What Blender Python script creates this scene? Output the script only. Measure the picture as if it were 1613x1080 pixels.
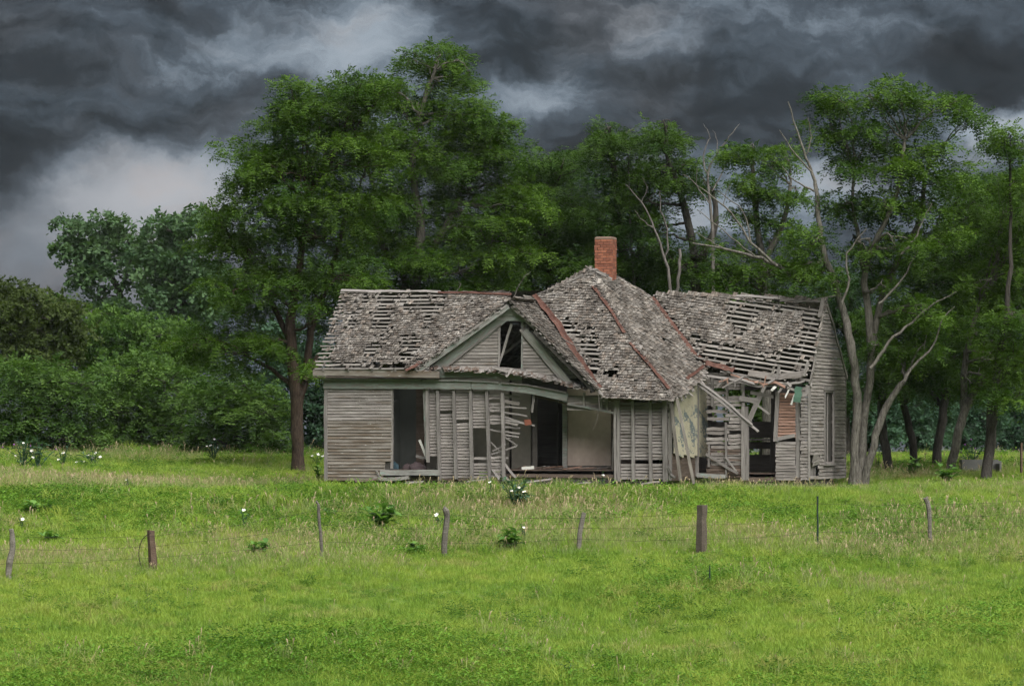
import bpy, math, random
import numpy as np
from mathutils import Vector, Matrix
random.seed(11)
RNG = np.random.default_rng(5)
for o in list(bpy.data.objects): bpy.data.objects.remove(o)
SC = bpy.context.scene
COL = SC.collection
R = math.radians

# ------------------------------------------------------------------ camera, sky, sun, exposure
FP_, CX, HY, CZ = 135/36*1613, 806.5, 690.0, 1.25
cam = bpy.data.cameras.new('camera'); camo = bpy.data.objects.new('camera', cam); COL.objects.link(camo)
camo.location = (0, 0, CZ); camo.rotation_euler = (R(90), 0, 0)
cam.lens = 135; cam.sensor_width = 36; cam.shift_y = (HY-540)/1613; cam.clip_start = 1; cam.clip_end = 5000
SC.camera = camo
SUN_EL, SUN_AZ = R(54), R(155)      # azimuth from +Y towards +X: behind the camera, a little to the right
world = bpy.data.worlds.new('World'); SC.world = world; world.use_nodes = True
sun = bpy.data.lights.new('sun', 'SUN'); sun.energy = 1.5; sun.angle = R(65); sun.color = (1.0, .975, .93)
suno = bpy.data.objects.new('sun', sun); COL.objects.link(suno)
sd = Vector((math.sin(SUN_AZ)*math.cos(SUN_EL), math.cos(SUN_AZ)*math.cos(SUN_EL), math.sin(SUN_EL)))
suno.rotation_euler = (-sd).to_track_quat('-Z', 'Y').to_euler()
vs = SC.view_settings
vs.view_transform = 'Standard'; vs.look = 'None'; vs.gamma = 1; vs.use_curve_mapping = False
vs.exposure = 2.45
SC.cycles.use_denoising = True
SC.cycles.use_adaptive_sampling = True; SC.cycles.adaptive_threshold = .03
SC.cycles.max_bounces = 4; SC.cycles.diffuse_bounces = 2; SC.cycles.glossy_bounces = 2
SC.cycles.transmission_bounces = 3; SC.cycles.transparent_max_bounces = 4

def srgb(r, g, b):
    f = lambda c: (c/255/12.92) if c/255 <= .04045 else ((c/255+.055)/1.055)**2.4
    return (f(r), f(g), f(b), 1)

def build_world():
    nt = world.node_tree; N = nt.nodes; L = nt.links; N.clear()
    def n(t, **k):
        x = N.new(t)
        for a, b in k.items(): setattr(x, a, b)
        return x
    def m(op, a, b=None, c=None):
        x = n('ShaderNodeMath', operation=op)
        for i, v in enumerate((a, b, c)):
            if v is None: continue
            if isinstance(v, (int, float)): x.inputs[i].default_value = v
            else: L.new(v, x.inputs[i])
        return x.outputs[0]
    tc = n('ShaderNodeTexCoord'); sp = n('ShaderNodeSeparateXYZ'); L.new(tc.outputs['Generated'], sp.inputs[0])
    az = m('ARCTAN2', sp.outputs[0], sp.outputs[1]); el = m('ARCSINE', sp.outputs[2])
    U0 = m('MULTIPLY', az, 6.05); V0 = m('MULTIPLY', el, 6.05)
    def comb(u, v, w=0.0):
        x = n('ShaderNodeCombineXYZ'); L.new(u, x.inputs[0]); L.new(v, x.inputs[1]); x.inputs[2].default_value = w; return x.outputs[0]
    def noise(vec, scale, detail=6, rough=.55, dist=0.0):
        x = n('ShaderNodeTexNoise'); x.inputs['Scale'].default_value = scale; x.inputs['Detail'].default_value = detail
        x.inputs['Roughness'].default_value = rough; x.inputs['Distortion'].default_value = dist; L.new(vec, x.inputs['Vector']); return x
    # billowing warp of the direction, so that cloud edges curl
    wv = noise(comb(U0, V0, 3.1), 6.5, 8, .6)
    ws = n('ShaderNodeSeparateXYZ'); L.new(wv.outputs['Color'], ws.inputs[0])
    U = m('ADD', U0, m('MULTIPLY', m('SUBTRACT', ws.outputs[0], .5), .15))
    V = m('ADD', V0, m('MULTIPLY', m('SUBTRACT', ws.outputs[1], .5), .14))
    def cloud(u, v):
        sh = m('ADD', m('MULTIPLY', u, .85), m('MULTIPLY', v, .9))
        a = noise(comb(sh, m('MULTIPLY', v, 2.2), 7.7), 3.0, 12, .64, .1).outputs[0]
        c = noise(comb(u, m('MULTIPLY', v, 1.7), 1.3), 8.0, 9, .66, .1).outputs[0]
        return m('ADD', m('MULTIPLY', m('SUBTRACT', a, .5), .95), m('MULTIPLY', m('SUBTRACT', c, .5), .56))
    d0 = cloud(U, V); d1 = cloud(m('ADD', U, .012), m('ADD', V, -.030))
    dens = m('ADD', m('MULTIPLY', d0, 1.05), m('MULTIPLY', m('SUBTRACT', d1, d0), 1.15))     # thickness, and the lit upper sides of the billows
    def gauss(u, v, px, py, rx, ry):
        du = m('DIVIDE', m('SUBTRACT', u, math.atan((px-CX)/FP_)*6.05), rx/1000)
        dv = m('DIVIDE', m('SUBTRACT', v, math.atan((HY-py)/FP_)*6.05), ry/1000)
        return m('EXPONENT', m('MULTIPLY', m('ADD', m('MULTIPLY', du, du), m('MULTIPLY', dv, dv)), -1.0))
    Ub = m('ADD', m('MULTIPLY', U, .55), m('MULTIPLY', U0, .45)); Vb = m('ADD', m('MULTIPLY', V, .55), m('MULTIPLY', V0, .45))
    clear = m('MINIMUM', m('MULTIPLY', m('ADD', gauss(Ub, Vb, 230, 330, 190, 95), gauss(Ub, Vb, 90, 440, 240, 120)), 1.15), 1.0)
    tot = m('MULTIPLY', dens, m('SUBTRACT', 1.0, m('MULTIPLY', clear, .80)))
    # cloud masses: (px, py, rx, ry, strength) as directions, + is a thin bright part, - a heavy one
    for (px, py, rx, ry, a) in [(250, 300, 190, 75, .42), (320, 330, 90, 60, .12), (130, 400, 240, 110, .20), (570, 50, 90, 60, .36), (460, 90, 150, 60, .14),
                                (830, 160, 90, 40, .34), (640, 160, 120, 45, .12), (980, 60, 160, 50, .06), (1300, 280, 60, 60, .36), (1090, 350, 80, 60, .40),
                                (1580, 200, 80, 28, .40), (1540, 250, 90, 50, .14), (30, 245, 80, 70, -.30), (40, 60, 150, 60, -.06),
                                (300, 180, 200, 60, -.10), (800, 105, 70, 28, -.20), (720, 40, 120, 50, -.06), (1560, 90, 110, 35, -.24), (1590, 150, 90, 25, -.22),
                                (1230, 150, 160, 70, -.10), (960, 215, 160, 40, -.05), (1350, 60, 140, 40, .02), (60, 500, 140, 40, -.03)]:
        g = gauss(U, V, px, py, rx, ry)
        tot = m('MULTIPLY_ADD', g, a, tot)
    lum = m('ADD', tot, .385)
    cr = n('ShaderNodeValToRGB'); L.new(lum, cr.inputs[0]); e = cr.color_ramp.elements
    e[0].position = .05; e[0].color = srgb(25, 29, 33); e[1].position = 1.0; e[1].color = srgb(172, 182, 192)
    for p, c in ((.26, (45, 51, 57)), (.43, (76, 86, 96)), (.57, (115, 127, 139)), (.74, (150, 161, 172))):
        x = e.new(p); x.color = srgb(*c)
    # warm grey undersides here and there
    warm = noise(comb(U, m('MULTIPLY', V, 2.0), 5.0), 3.2, 5, .55).outputs[0]
    wr = n('ShaderNodeMapRange'); L.new(warm, wr.inputs[0]); wr.inputs[1].default_value = .47; wr.inputs[2].default_value = .66; wr.inputs[4].default_value = .9
    mx = n('ShaderNodeMix', data_type='RGBA', blend_type='MULTIPLY'); L.new(wr.outputs[0], mx.inputs[0]); L.new(cr.outputs[0], mx.inputs[6]); mx.inputs[7].default_value = (1.12, .97, .88, 1)
    mc = n('ShaderNodeMix', data_type='RGBA', blend_type='MULTIPLY'); L.new(clear, mc.inputs[0]); L.new(mx.outputs[2], mc.inputs[6]); mc.inputs[7].default_value = (1.10, 1.0, .945, 1)
    sc_ = n('ShaderNodeVectorMath', operation='SCALE'); L.new(mc.outputs[2], sc_.inputs[0]); sc_.inputs[3].default_value = 10*2**-vs.exposure
    sky = n('ShaderNodeTexSky', sky_type='NISHITA'); sky.sun_disc = False; sky.sun_elevation = SUN_EL; sky.sun_rotation = SUN_AZ
    sky.dust_density = 5
    mm = n('ShaderNodeMix', data_type='RGBA'); mm.inputs[0].default_value = .012; L.new(sc_.outputs[0], mm.inputs[6]); L.new(sky.outputs[0], mm.inputs[7])
    bg = n('ShaderNodeBackground'); bg.inputs[1].default_value = .10; L.new(mm.outputs[2], bg.inputs[0])
    out = n('ShaderNodeOutputWorld'); L.new(bg.outputs[0], out.inputs[0])
build_world()

# ------------------------------------------------------------------ helpers
def px2w(px, py, Y): return Vector(((px-CX)/FP_*Y, Y, CZ+(HY-py)/FP_*Y))
def tag(o, label=None, cat=None, group=None, kind=None):
    for k, v in (('label', label), ('category', cat), ('group', group), ('kind', kind)):
        if v: o[k] = v
    return o
def empty(name, loc=(0, 0, 0), parent=None):
    o = bpy.data.objects.new(name, None); COL.objects.link(o); o.location = loc; o.parent = parent; o.empty_display_size = .2
    return o
def link(name, me, parent=None, mat=None):
    o = bpy.data.objects.new(name, me); COL.objects.link(o); o.parent = parent
    if mat and not me.materials: me.materials.append(mat)
    return o
def mesh_np(name, V, F4=None, F3=None, tint=None, smooth=False):
    """mesh from numpy arrays of quads and / or triangles, with a per-vertex colour called tint"""
    me = bpy.data.meshes.new(name); V = np.asarray(V, np.float32).reshape(-1, 3)
    me.vertices.add(len(V)); me.vertices.foreach_set('co', V.ravel())
    parts = [np.asarray(f, np.int32).reshape(-1, k) for f, k in ((F4, 4), (F3, 3)) if f is not None and len(f)]
    idx = np.concatenate([p.ravel() for p in parts]); cnt = np.concatenate([np.full(len(p), p.shape[1], np.int32) for p in parts])
    me.loops.add(len(idx)); me.loops.foreach_set('vertex_index', idx)
    me.polygons.add(len(cnt)); me.polygons.foreach_set('loop_start', np.concatenate([[0], np.cumsum(cnt)[:-1]]).astype(np.int32))
    me.polygons.foreach_set('use_smooth', np.full(len(cnt), bool(smooth)))
    me.update(calc_edges=True)
    if tint is not None:
        a = me.attributes.new('tint', 'FLOAT_COLOR', 'POINT'); a.data.foreach_set('color', np.asarray(tint, np.float32).ravel())
    return me

# ------------------------------------------------------------------ materials
def nodes(name):
    mt = bpy.data.materials.new(name); mt.use_nodes = True; nt = mt.node_tree; nt.nodes.clear(); return mt, nt
class NB:
    def __init__(s, nt): s.N = nt.nodes; s.L = nt.links
    def n(s, t, **k):
        x = s.N.new(t)
        for a, b in k.items(): setattr(x, a, b)
        return x
    def set(s, sock, v):
        if hasattr(v, 'links'): s.L.new(v, sock)
        else: sock.default_value = v
    def math(s, op, a, b=0.0, c=0.0):
        x = s.n('ShaderNodeMath', operation=op)
        for i, v in enumerate((a, b, c)): s.set(x.inputs[i], v)
        return x.outputs[0]
    def noise(s, vec, scale, detail=3, rough=.55, w=None, dist=0):
        x = s.n('ShaderNodeTexNoise'); 
        if w is not None: x.noise_dimensions = '4D'; s.set(x.inputs['W'], w)
        x.inputs['Scale'].default_value = scale; x.inputs['Detail'].default_value = detail; x.inputs['Roughness'].default_value = rough; x.inputs['Distortion'].default_value = dist
        s.set(x.inputs['Vector'], vec); return x.outputs[0]
    def ramp(s, f, stops):
        x = s.n('ShaderNodeValToRGB'); s.L.new(f, x.inputs[0]); e = x.color_ramp.elements
        e[0].position, e[0].color = stops[0][0], stops[0][1]; e[1].position, e[1].color = stops[-1][0], stops[-1][1]
        for p, c in stops[1:-1]: y = e.new(p); y.color = c
        return x.outputs[0]
    def mix(s, f, a, b, mode='MIX'):
        x = s.n('ShaderNodeMix', data_type='RGBA', blend_type=mode); s.set(x.inputs[0], f); s.set(x.inputs[6], a); s.set(x.inputs[7], b); return x.outputs[2]
    def mapr(s, v, a, b, c=0.0, d=1.0):
        x = s.n('ShaderNodeMapRange'); s.set(x.inputs[0], v)
        for i, q in enumerate((a, b, c, d)): x.inputs[i+1].default_value = q
        return x.outputs[0]
    def scale(s, vec, sc):
        x = s.n('ShaderNodeMapping'); s.L.new(vec, x.inputs[0]); x.inputs['Scale'].default_value = sc; return x.outputs[0]
    def bsdf(s, col, rough=.85, spec=.2, bump=None, bd=.01, metal=0.0):
        p = s.n('ShaderNodeBsdfPrincipled'); s.set(p.inputs['Base Color'], col); s.set(p.inputs['Roughness'], rough); p.inputs['Specular IOR Level'].default_value = spec
        p.inputs['Metallic'].default_value = metal
        if bump is not None:
            b = s.n('ShaderNodeBump'); b.inputs['Distance'].default_value = bd; b.inputs['Strength'].default_value = .8; s.L.new(bump, b.inputs['Height']); s.L.new(b.outputs[0], p.inputs['Normal'])
        return p
    def out(s, sh):
        o = s.n('ShaderNodeOutputMaterial'); s.L.new(sh, o.inputs[0])
def g3(r, g, b): return (r, g, b, 1)

def wood(name, dark, mid, light, paint=None, paint_lo=.55, var=.35, stain=None, stain_lo=.5):
    """weathered board: grain along the local x axis, every board its own shade; optional flaking paint and brown stain"""
    mt, nt = nodes(name); b = NB(nt)
    tc = b.n('ShaderNodeTexCoord'); oi = b.n('ShaderNodeObjectInfo'); rnd = oi.outputs['Random']
    w = b.math('MULTIPLY', rnd, 37.0); ob = tc.outputs['Object']
    gr = b.noise(b.scale(ob, (2.2, 60, 60)), 1.0, 5, .65, w, .3)
    bl = b.noise(b.scale(ob, (1.3, 5, 5)), 1.0, 4, .6, b.math('ADD', w, 5.0))
    f = b.math('ADD', b.math('MULTIPLY', gr, .65), b.math('MULTIPLY', bl, .35))
    col = b.ramp(f, [(.32, g3(*dark)), (.5, g3(*mid)), (.68, g3(*light))])
    if stain:
        sn = b.mapr(b.noise(b.scale(ob, (.8, 3, 3)), 1.0, 3, .6, b.math('ADD', w, 9.0)), stain_lo, stain_lo+.12)
        col = b.mix(b.math('MULTIPLY', sn, .75), col, g3(*stain))
    if paint:
        pn = b.mapr(b.noise(b.scale(ob, (5, 18, 18)), 1.0, 6, .7, b.math('ADD', w, 2.0)), paint_lo, paint_lo+.06)
        col = b.mix(pn, col, g3(*paint))
    k = b.math('ADD', 1-var/2, b.math('MULTIPLY', rnd, var))
    kk = b.n('ShaderNodeCombineXYZ')
    for i in range(3): b.L.new(k, kk.inputs[i])
    col = b.mix(1.0, col, kk.outputs[0], 'MULTIPLY')
    b.out(b.bsdf(col, .9, .15, gr, .006).outputs[0]); return mt
M = {}
M['siding'] = wood('weathered_siding', (.075, .064, .054), (.192, .174, .163), (.325, .302, .285), paint=(.42, .41, .38), paint_lo=.62, stain=(.12, .095, .072), stain_lo=.58)
M['siding_stained'] = wood('stained_siding', (.075, .062, .05), (.17, .15, .13), (.30, .285, .26), paint=(.45, .44, .41), paint_lo=.615, stain=(.105, .078, .055), stain_lo=.47)
M['stud'] = wood('weathered_stud', (.085, .077, .072), (.18, .166, .158), (.30, .28, .268))
M['lath'] = wood('roof_lath', (.06, .055, .05), (.15, .138, .126), (.28, .262, .245), var=.6)
M['green_trim'] = wood('green_trim', (.095, .105, .095), (.165, .185, .168), (.255, .285, .26), paint=(.17, .16, .145), paint_lo=.50, var=.2)
M['grey_trim'] = wood('grey_trim', (.10, .097, .09), (.20, .196, .185), (.33, .322, .308), paint=(.20, .26, .23), paint_lo=.55, var=.25)
M['red_board'] = wood('red_board', (.13, .075, .055), (.24, .145, .11), (.34, .225, .18))
M['brown_board'] = wood('brown_board', (.055, .04, .032), (.10, .075, .062), (.18, .14, .12))
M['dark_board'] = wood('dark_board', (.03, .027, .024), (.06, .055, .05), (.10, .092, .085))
M['old_post'] = wood('old_post', (.05, .045, .038), (.125, .114, .098), (.24, .222, .195))
M['brown_post'] = wood('brown_post', (.032, .026, .02), (.075, .062, .05), (.14, .118, .098))
M['red_post'] = wood('red_post', (.045, .03, .022), (.11, .075, .055), (.20, .15, .12))

def simple(name, col, rough=.8, nscale=8, amp=.35, metal=0, spec=.3, bd=.004):
    mt, nt = nodes(name); b = NB(nt); tc = b.n('ShaderNodeTexCoord')
    nz = b.noise(tc.outputs['Object'], nscale, 5, .65)
    c = b.mix(nz, g3(*[x*(1-amp) for x in col]), g3(*[min(1, x*(1+amp)) for x in col]))
    b.out(b.bsdf(c, rough, spec, nz, bd, metal).outputs[0]); return mt
M['concrete'] = simple('old_concrete', (.22, .21, .195), .9, 14, .35)
M['plaster'] = simple('old_plaster', (.22, .205, .175), .9, 2.2, .45)
M['plaster_light'] = simple('beige_plaster', (.36, .295, .255), .9, 2.2, .42)
M['wallpaper'] = simple('grey_green_wall', (.065, .07, .065), .9, 3, .25)
M['cloth_dark'] = simple('dark_cloth', (.055, .04, .042), .95, 20, .4)
M['cloth_blue'] = simple('blue_cloth', (.04, .075, .095), .95, 20, .3)
M['white_chip'] = simple('white_paint', (.55, .54, .51), .8, 20, .2)
M['green_felt'] = simple('green_roofing', (.06, .12, .085), .9, 20, .3)
M['petal'] = simple('white_petal', (.82, .82, .80), .7, 10, .05)
M['yellow'] = simple('flower_centre', (.6, .42, .05), .8, 10, .1)
M['purple'] = simple('thistle_purple', (.20, .07, .24), .8, 20, .3)
M['wire'] = simple('fence_wire', (.05, .04, .036), .7, 30, .3, .6)
M['steel_post'] = simple('steel_post', (.02, .04, .03), .6, 30, .4, .2)
M['trough'] = simple('grey_trough', (.15, .15, .145), .8, 6, .3)
M['mortar'] = simple('mortar', (.20, .165, .14), .95, 30, .3)
M['cap'] = simple('chimney_cap', (.15, .105, .08), .95, 25, .4)
M['red_rag'] = simple('red_metal_scrap', (.19, .065, .04), .8, 15, .4)

def rust():
    mt, nt = nodes('rusted_flashing'); b = NB(nt); tc = b.n('ShaderNodeTexCoord')
    a = b.noise(tc.outputs['Object'], 5, 6, .7); a2 = b.noise(tc.outputs['Object'], 40, 3, .6)
    c = b.ramp(b.math('ADD', b.math('MULTIPLY', a, .7), b.math('MULTIPLY', a2, .3)), [(.32, g3(.03, .014, .011)), (.5, g3(.078, .034, .025)), (.70, g3(.14, .08, .062))])
    b.out(b.bsdf(c, .75, .25, a2, .004, .15).outputs[0]); return mt
M['rust'] = rust()
def brickm():
    mt, nt = nodes('chimney_brick'); b = NB(nt); tc = b.n('ShaderNodeTexCoord'); oi = b.n('ShaderNodeObjectInfo')
    a = b.noise(tc.outputs['Object'], 22, 5, .65, b.math('MULTIPLY', oi.outputs['Random'], 50.0))
    c = b.mix(oi.outputs['Random'], g3(.16, .058, .04), g3(.38, .145, .085)); c = b.mix(b.mapr(a, .35, .75), c, g3(.13, .065, .05))
    b.out(b.bsdf(c, .9, .15, a, .006).outputs[0]); return mt
M['brick'] = brickm()
def peeling():
    mt, nt = nodes('peeling_paint'); b = NB(nt); tc = b.n('ShaderNodeTexCoord'); ob = tc.outputs['Object']
    st = b.noise(b.scale(ob, (1, .35, 1)), 3.0, 5, .65)
    fl = b.noise(b.scale(ob, (1, .3, 1)), 15, 5, .7)
    c = b.mix(b.mapr(b.noise(ob, 5, 4, .6), .35, .7), g3(.42, .39, .29), g3(.32, .295, .22))
    c = b.mix(b.mapr(b.math('ADD', b.math('MULTIPLY', st, .55), b.math('MULTIPLY', fl, .45)), .50, .55), c, g3(.115, .14, .145))
    c = b.mix(b.mapr(fl, .62, .68), c, g3(.46, .44, .36))
    b.out(b.bsdf(c, .85, .2, fl, .006).outputs[0]); return mt
M['peeling'] = peeling()
def shinglem():
    mt, nt = nodes('cedar_shingle'); b = NB(nt); tc = b.n('ShaderNodeTexCoord'); oi = b.n('ShaderNodeObjectInfo')
    at = b.n('ShaderNodeAttribute', attribute_name='tint')
    ga = b.n('ShaderNodeAttribute', attribute_name='grain')
    gr = b.noise(b.scale(ga.outputs['Vector'], (55, 4, 11)), 1.0, 4, .65); big = b.noise(tc.outputs['Object'], 1.9, 6, .72)
    c = b.ramp(b.math('ADD', b.math('MULTIPLY', gr, .5), b.math('MULTIPLY', big, .5)), [(.38, g3(.032, .029, .026)), (.50, g3(.106, .097, .088)), (.62, g3(.265, .256, .244))])
    c = b.mix(1.0, c, at.outputs['Color'], 'MULTIPLY')
    b.out(b.bsdf(c, .92, .12, gr, .008).outputs[0]); return mt
M['shingle'] = shinglem()

def leafm(name, c0, c1, trans=.36, rough=.6):
    """leaf: two greens blended leaf by leaf, some light passing through"""
    mt, nt = nodes(name); b = NB(nt); at = b.n('ShaderNodeAttribute', attribute_name='tint')
    sp = b.n('ShaderNodeSeparateColor'); b.L.new(at.outputs['Color'], sp.inputs[0])
    c = b.mix(sp.outputs[0], g3(*c0), g3(*c1))
    p = b.bsdf(c, rough, .10)
    t = b.n('ShaderNodeBsdfTranslucent'); b.L.new(b.mix(1.0, c, g3(1.15, 1.25, .6), 'MULTIPLY'), t.inputs[0])
    mx = b.n('ShaderNodeMixShader'); mx.inputs[0].default_value = trans; b.L.new(p.outputs[0], mx.inputs[1]); b.L.new(t.outputs[0], mx.inputs[2])
    b.out(mx.outputs[0]); return mt
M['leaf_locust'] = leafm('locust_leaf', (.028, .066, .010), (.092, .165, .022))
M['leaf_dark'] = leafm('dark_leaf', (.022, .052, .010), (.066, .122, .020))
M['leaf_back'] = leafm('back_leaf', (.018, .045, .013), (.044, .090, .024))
M['leaf_cotton_hazed'] = leafm('hazed_cottonwood_leaf', (.046, .090, .044), (.100, .165, .076))  # grey-green leaf, with the distance haze put into its paler bluish colour
M['leaf_olive'] = leafm('olive_leaf', (.036, .055, .016), (.075, .105, .030))
M['leaf_shrub'] = leafm('shrub_leaf', (.040, .088, .020), (.110, .190, .042))
M['leaf_blue'] = leafm('bluish_leaf', (.034, .075, .044), (.066, .125, .074))
M['leaf_weed'] = leafm('weed_leaf', (.075, .165, .040), (.15, .28, .065))
M['leaf_poppy'] = leafm('poppy_leaf', (.045, .10, .060), (.09, .16, .10))

def bark(name, d, l):
    mt, nt = nodes(name); b = NB(nt); tc = b.n('ShaderNodeTexCoord'); ob = tc.outputs['Object']
    a = b.noise(b.scale(ob, (22, 22, 4)), 1.0, 5, .65, None, .6); a2 = b.noise(ob, 1.6, 4, .6)
    c = b.ramp(b.math('ADD', b.math('MULTIPLY', a, .7), b.math('MULTIPLY', a2, .3)), [(.36, g3(*d)), (.62, g3(*l))])
    b.out(b.bsdf(c, .95, .1, a, .03).outputs[0]); return mt
M['bark'] = bark('grey_bark', (.035, .031, .026), (.17, .16, .14))
M['bark_brown'] = bark('brown_bark', (.022, .016, .012), (.085, .062, .048))
M['bark_dark'] = bark('dark_bark', (.02, .018, .016), (.075, .068, .06))
M['dead'] = bark('dead_wood', (.045, .04, .036), (.165, .152, .14))

def grassm(name, stops, dry, dry_lo, tip=None):
    """grass: greens drift over the field in patches, single tufts differ, some are dry"""
    mt, nt = nodes(name); b = NB(nt); oi = b.n('ShaderNodeObjectInfo'); loc = oi.outputs['Location']; rnd = oi.outputs['Random']
    big = b.noise(loc, .13, 4, .6); sm = b.noise(loc, .9, 3, .6)
    f = b.math('ADD', b.math('ADD', b.math('MULTIPLY', big, .42), b.math('MULTIPLY', sm, .43)), b.math('MULTIPLY', rnd, .15))
    c = b.ramp(f, [(p, g3(*q)) for p, q in stops])
    dr = b.mapr(b.math('ADD', b.math('MULTIPLY', b.noise(loc, .35, 4, .65), .8), b.math('MULTIPLY', rnd, .2)), dry_lo, dry_lo+.12)
    c = b.mix(dr, c, g3(*dry))
    if tip:
        at = b.n('ShaderNodeAttribute', attribute_name='tint'); sp = b.n('ShaderNodeSeparateColor'); b.L.new(at.outputs['Color'], sp.inputs[0])
        c = b.mix(sp.outputs[0], c, g3(*tip))
    p = b.bsdf(c, .6, .2); t = b.n('ShaderNodeBsdfTranslucent'); b.L.new(c, t.inputs[0])
    mx = b.n('ShaderNodeMixShader'); mx.inputs[0].default_value = .35; b.L.new(p.outputs[0], mx.inputs[1]); b.L.new(t.outputs[0], mx.inputs[2])
    b.out(mx.outputs[0]); return mt
M['grass'] = grassm('meadow_grass', [(.30, (.11, .22, .028)), (.46, (.205, .325, .042)), (.60, (.30, .39, .062))], (.34, .34, .11), .57)
M['grass_tall'] = grassm('tall_grass', [(.30, (.16, .245, .06)), (.5, (.24, .32, .09)), (.66, (.31, .365, .115))], (.36, .33, .15), .53, (.42, .33, .21))
M['weeds'] = grassm('broadleaf_cover', [(.30, (.08, .19, .02)), (.5, (.125, .26, .028)), (.66, (.18, .32, .038))], (.15, .25, .035), .62)
M['mound'] = grassm('lush_weed', [(.30, (.055, .135, .018)), (.5, (.085, .19, .025)), (.66, (.13, .25, .034))], (.15, .25, .035), .62)
def groundm():
    mt, nt = nodes('meadow_soil'); b = NB(nt); tc = b.n('ShaderNodeTexCoord'); ob = tc.outputs['Object']
    a = b.noise(ob, .25, 6, .65); a2 = b.noise(ob, 5, 5, .7)
    c = b.ramp(b.math('ADD', b.math('MULTIPLY', a, .5), b.math('MULTIPLY', a2, .5)), [(.35, g3(.06, .10, .018)), (.5, g3(.11, .17, .03)), (.68, g3(.17, .19, .06))])
    b.out(b.bsdf(c, .95, .1, a2, .05).outputs[0]); return mt
M['soil'] = groundm()

# ------------------------------------------------------------------ the ground
PY = [-60, 0, 20, 40, 58, 68, 75, 80, 90, 99, 106, 111, 114, 117, 125, 133, 150, 180, 260, 500, 900, 2500]
PZ = [-.2, -.4, -2.4, -4.1, -4.75, -4.65, -4.3, -3.9, -2.82, -1.86, -1.18, -.70, -.42, -.30, -.05, .28, .50, .45, .1, -2, -4, -8]
_h = [(RNG.uniform(.05, .9), RNG.uniform(0, 6.28), RNG.uniform(0, 6.28)) for _ in range(14)]
def ground(X, Y):
    X = np.asarray(X, float); Y = np.asarray(Y, float)
    z = np.interp(Y, PY, PZ)
    near = np.clip((Y-60)/20, 0, 1)*np.clip((320-Y)/120, 0, 1)
    for i, (fq, p, a) in enumerate(_h):
        z = z + near*np.sin(X*fq*math.cos(a)+Y*fq*math.sin(a)+p)*.028/(.35+fq)
    z = z + np.clip((-X-6)/4, 0, 1)*np.clip((Y-116)/10, 0, 1)*np.clip((400-Y)/200, 0, 1)*.22
    d = np.hypot(np.maximum(abs(X-1.5)-8, 0), np.maximum(abs(Y-117)-4.5, 0))       # level ground under the house
    k = np.clip(1-d/3, 0, 1); return z*(1-k)-.30*k
def gz(x, y): return float(ground(x, y))
def hit(px, py):
    """where the sight line through a pixel meets the meadow"""
    Y = 70.0
    while Y < 400:
        p = px2w(px, py, Y)
        if p.z <= gz(p.x, p.y): return Vector((p.x, p.y, gz(p.x, p.y)))
        Y += .05
    return px2w(px, py, 130)
def grid_mesh(name, xs, ys, dz=0, attrs=None):
    Xg, Yg = np.meshgrid(xs, ys); Z = ground(Xg, Yg)+dz
    V = np.stack([Xg, Yg, Z], -1).reshape(-1, 3); nx, ny = len(xs), len(ys)
    i = (np.arange(ny-1)[:, None]*nx+np.arange(nx-1)[None]).ravel()
    me = mesh_np(name, V, np.stack([i, i+1, i+1+nx, i+nx], -1), smooth=True)
    for k, fn in (attrs or {}).items():
        a = me.attributes.new(k, 'FLOAT', 'POINT'); a.data.foreach_set('value', fn(V[:, 0], V[:, 1]).astype(np.float32))
    return me
xs = np.unique(np.concatenate([np.linspace(-1600, -60, 16), np.linspace(-60, -24, 19), np.linspace(-24, 24, 97), np.linspace(24, 60, 19), np.linspace(60, 1600, 16)]))
ys = np.unique(np.concatenate([np.linspace(-60, 70, 40), np.linspace(70, 150, 161), np.linspace(150, 300, 40), np.linspace(300, 2500, 24)]))
g = link('ground', grid_mesh('ground', xs, ys), None, M['soil']); tag(g, 'grassy meadow rising gently towards the ruined house', 'ground', kind='structure')

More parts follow.
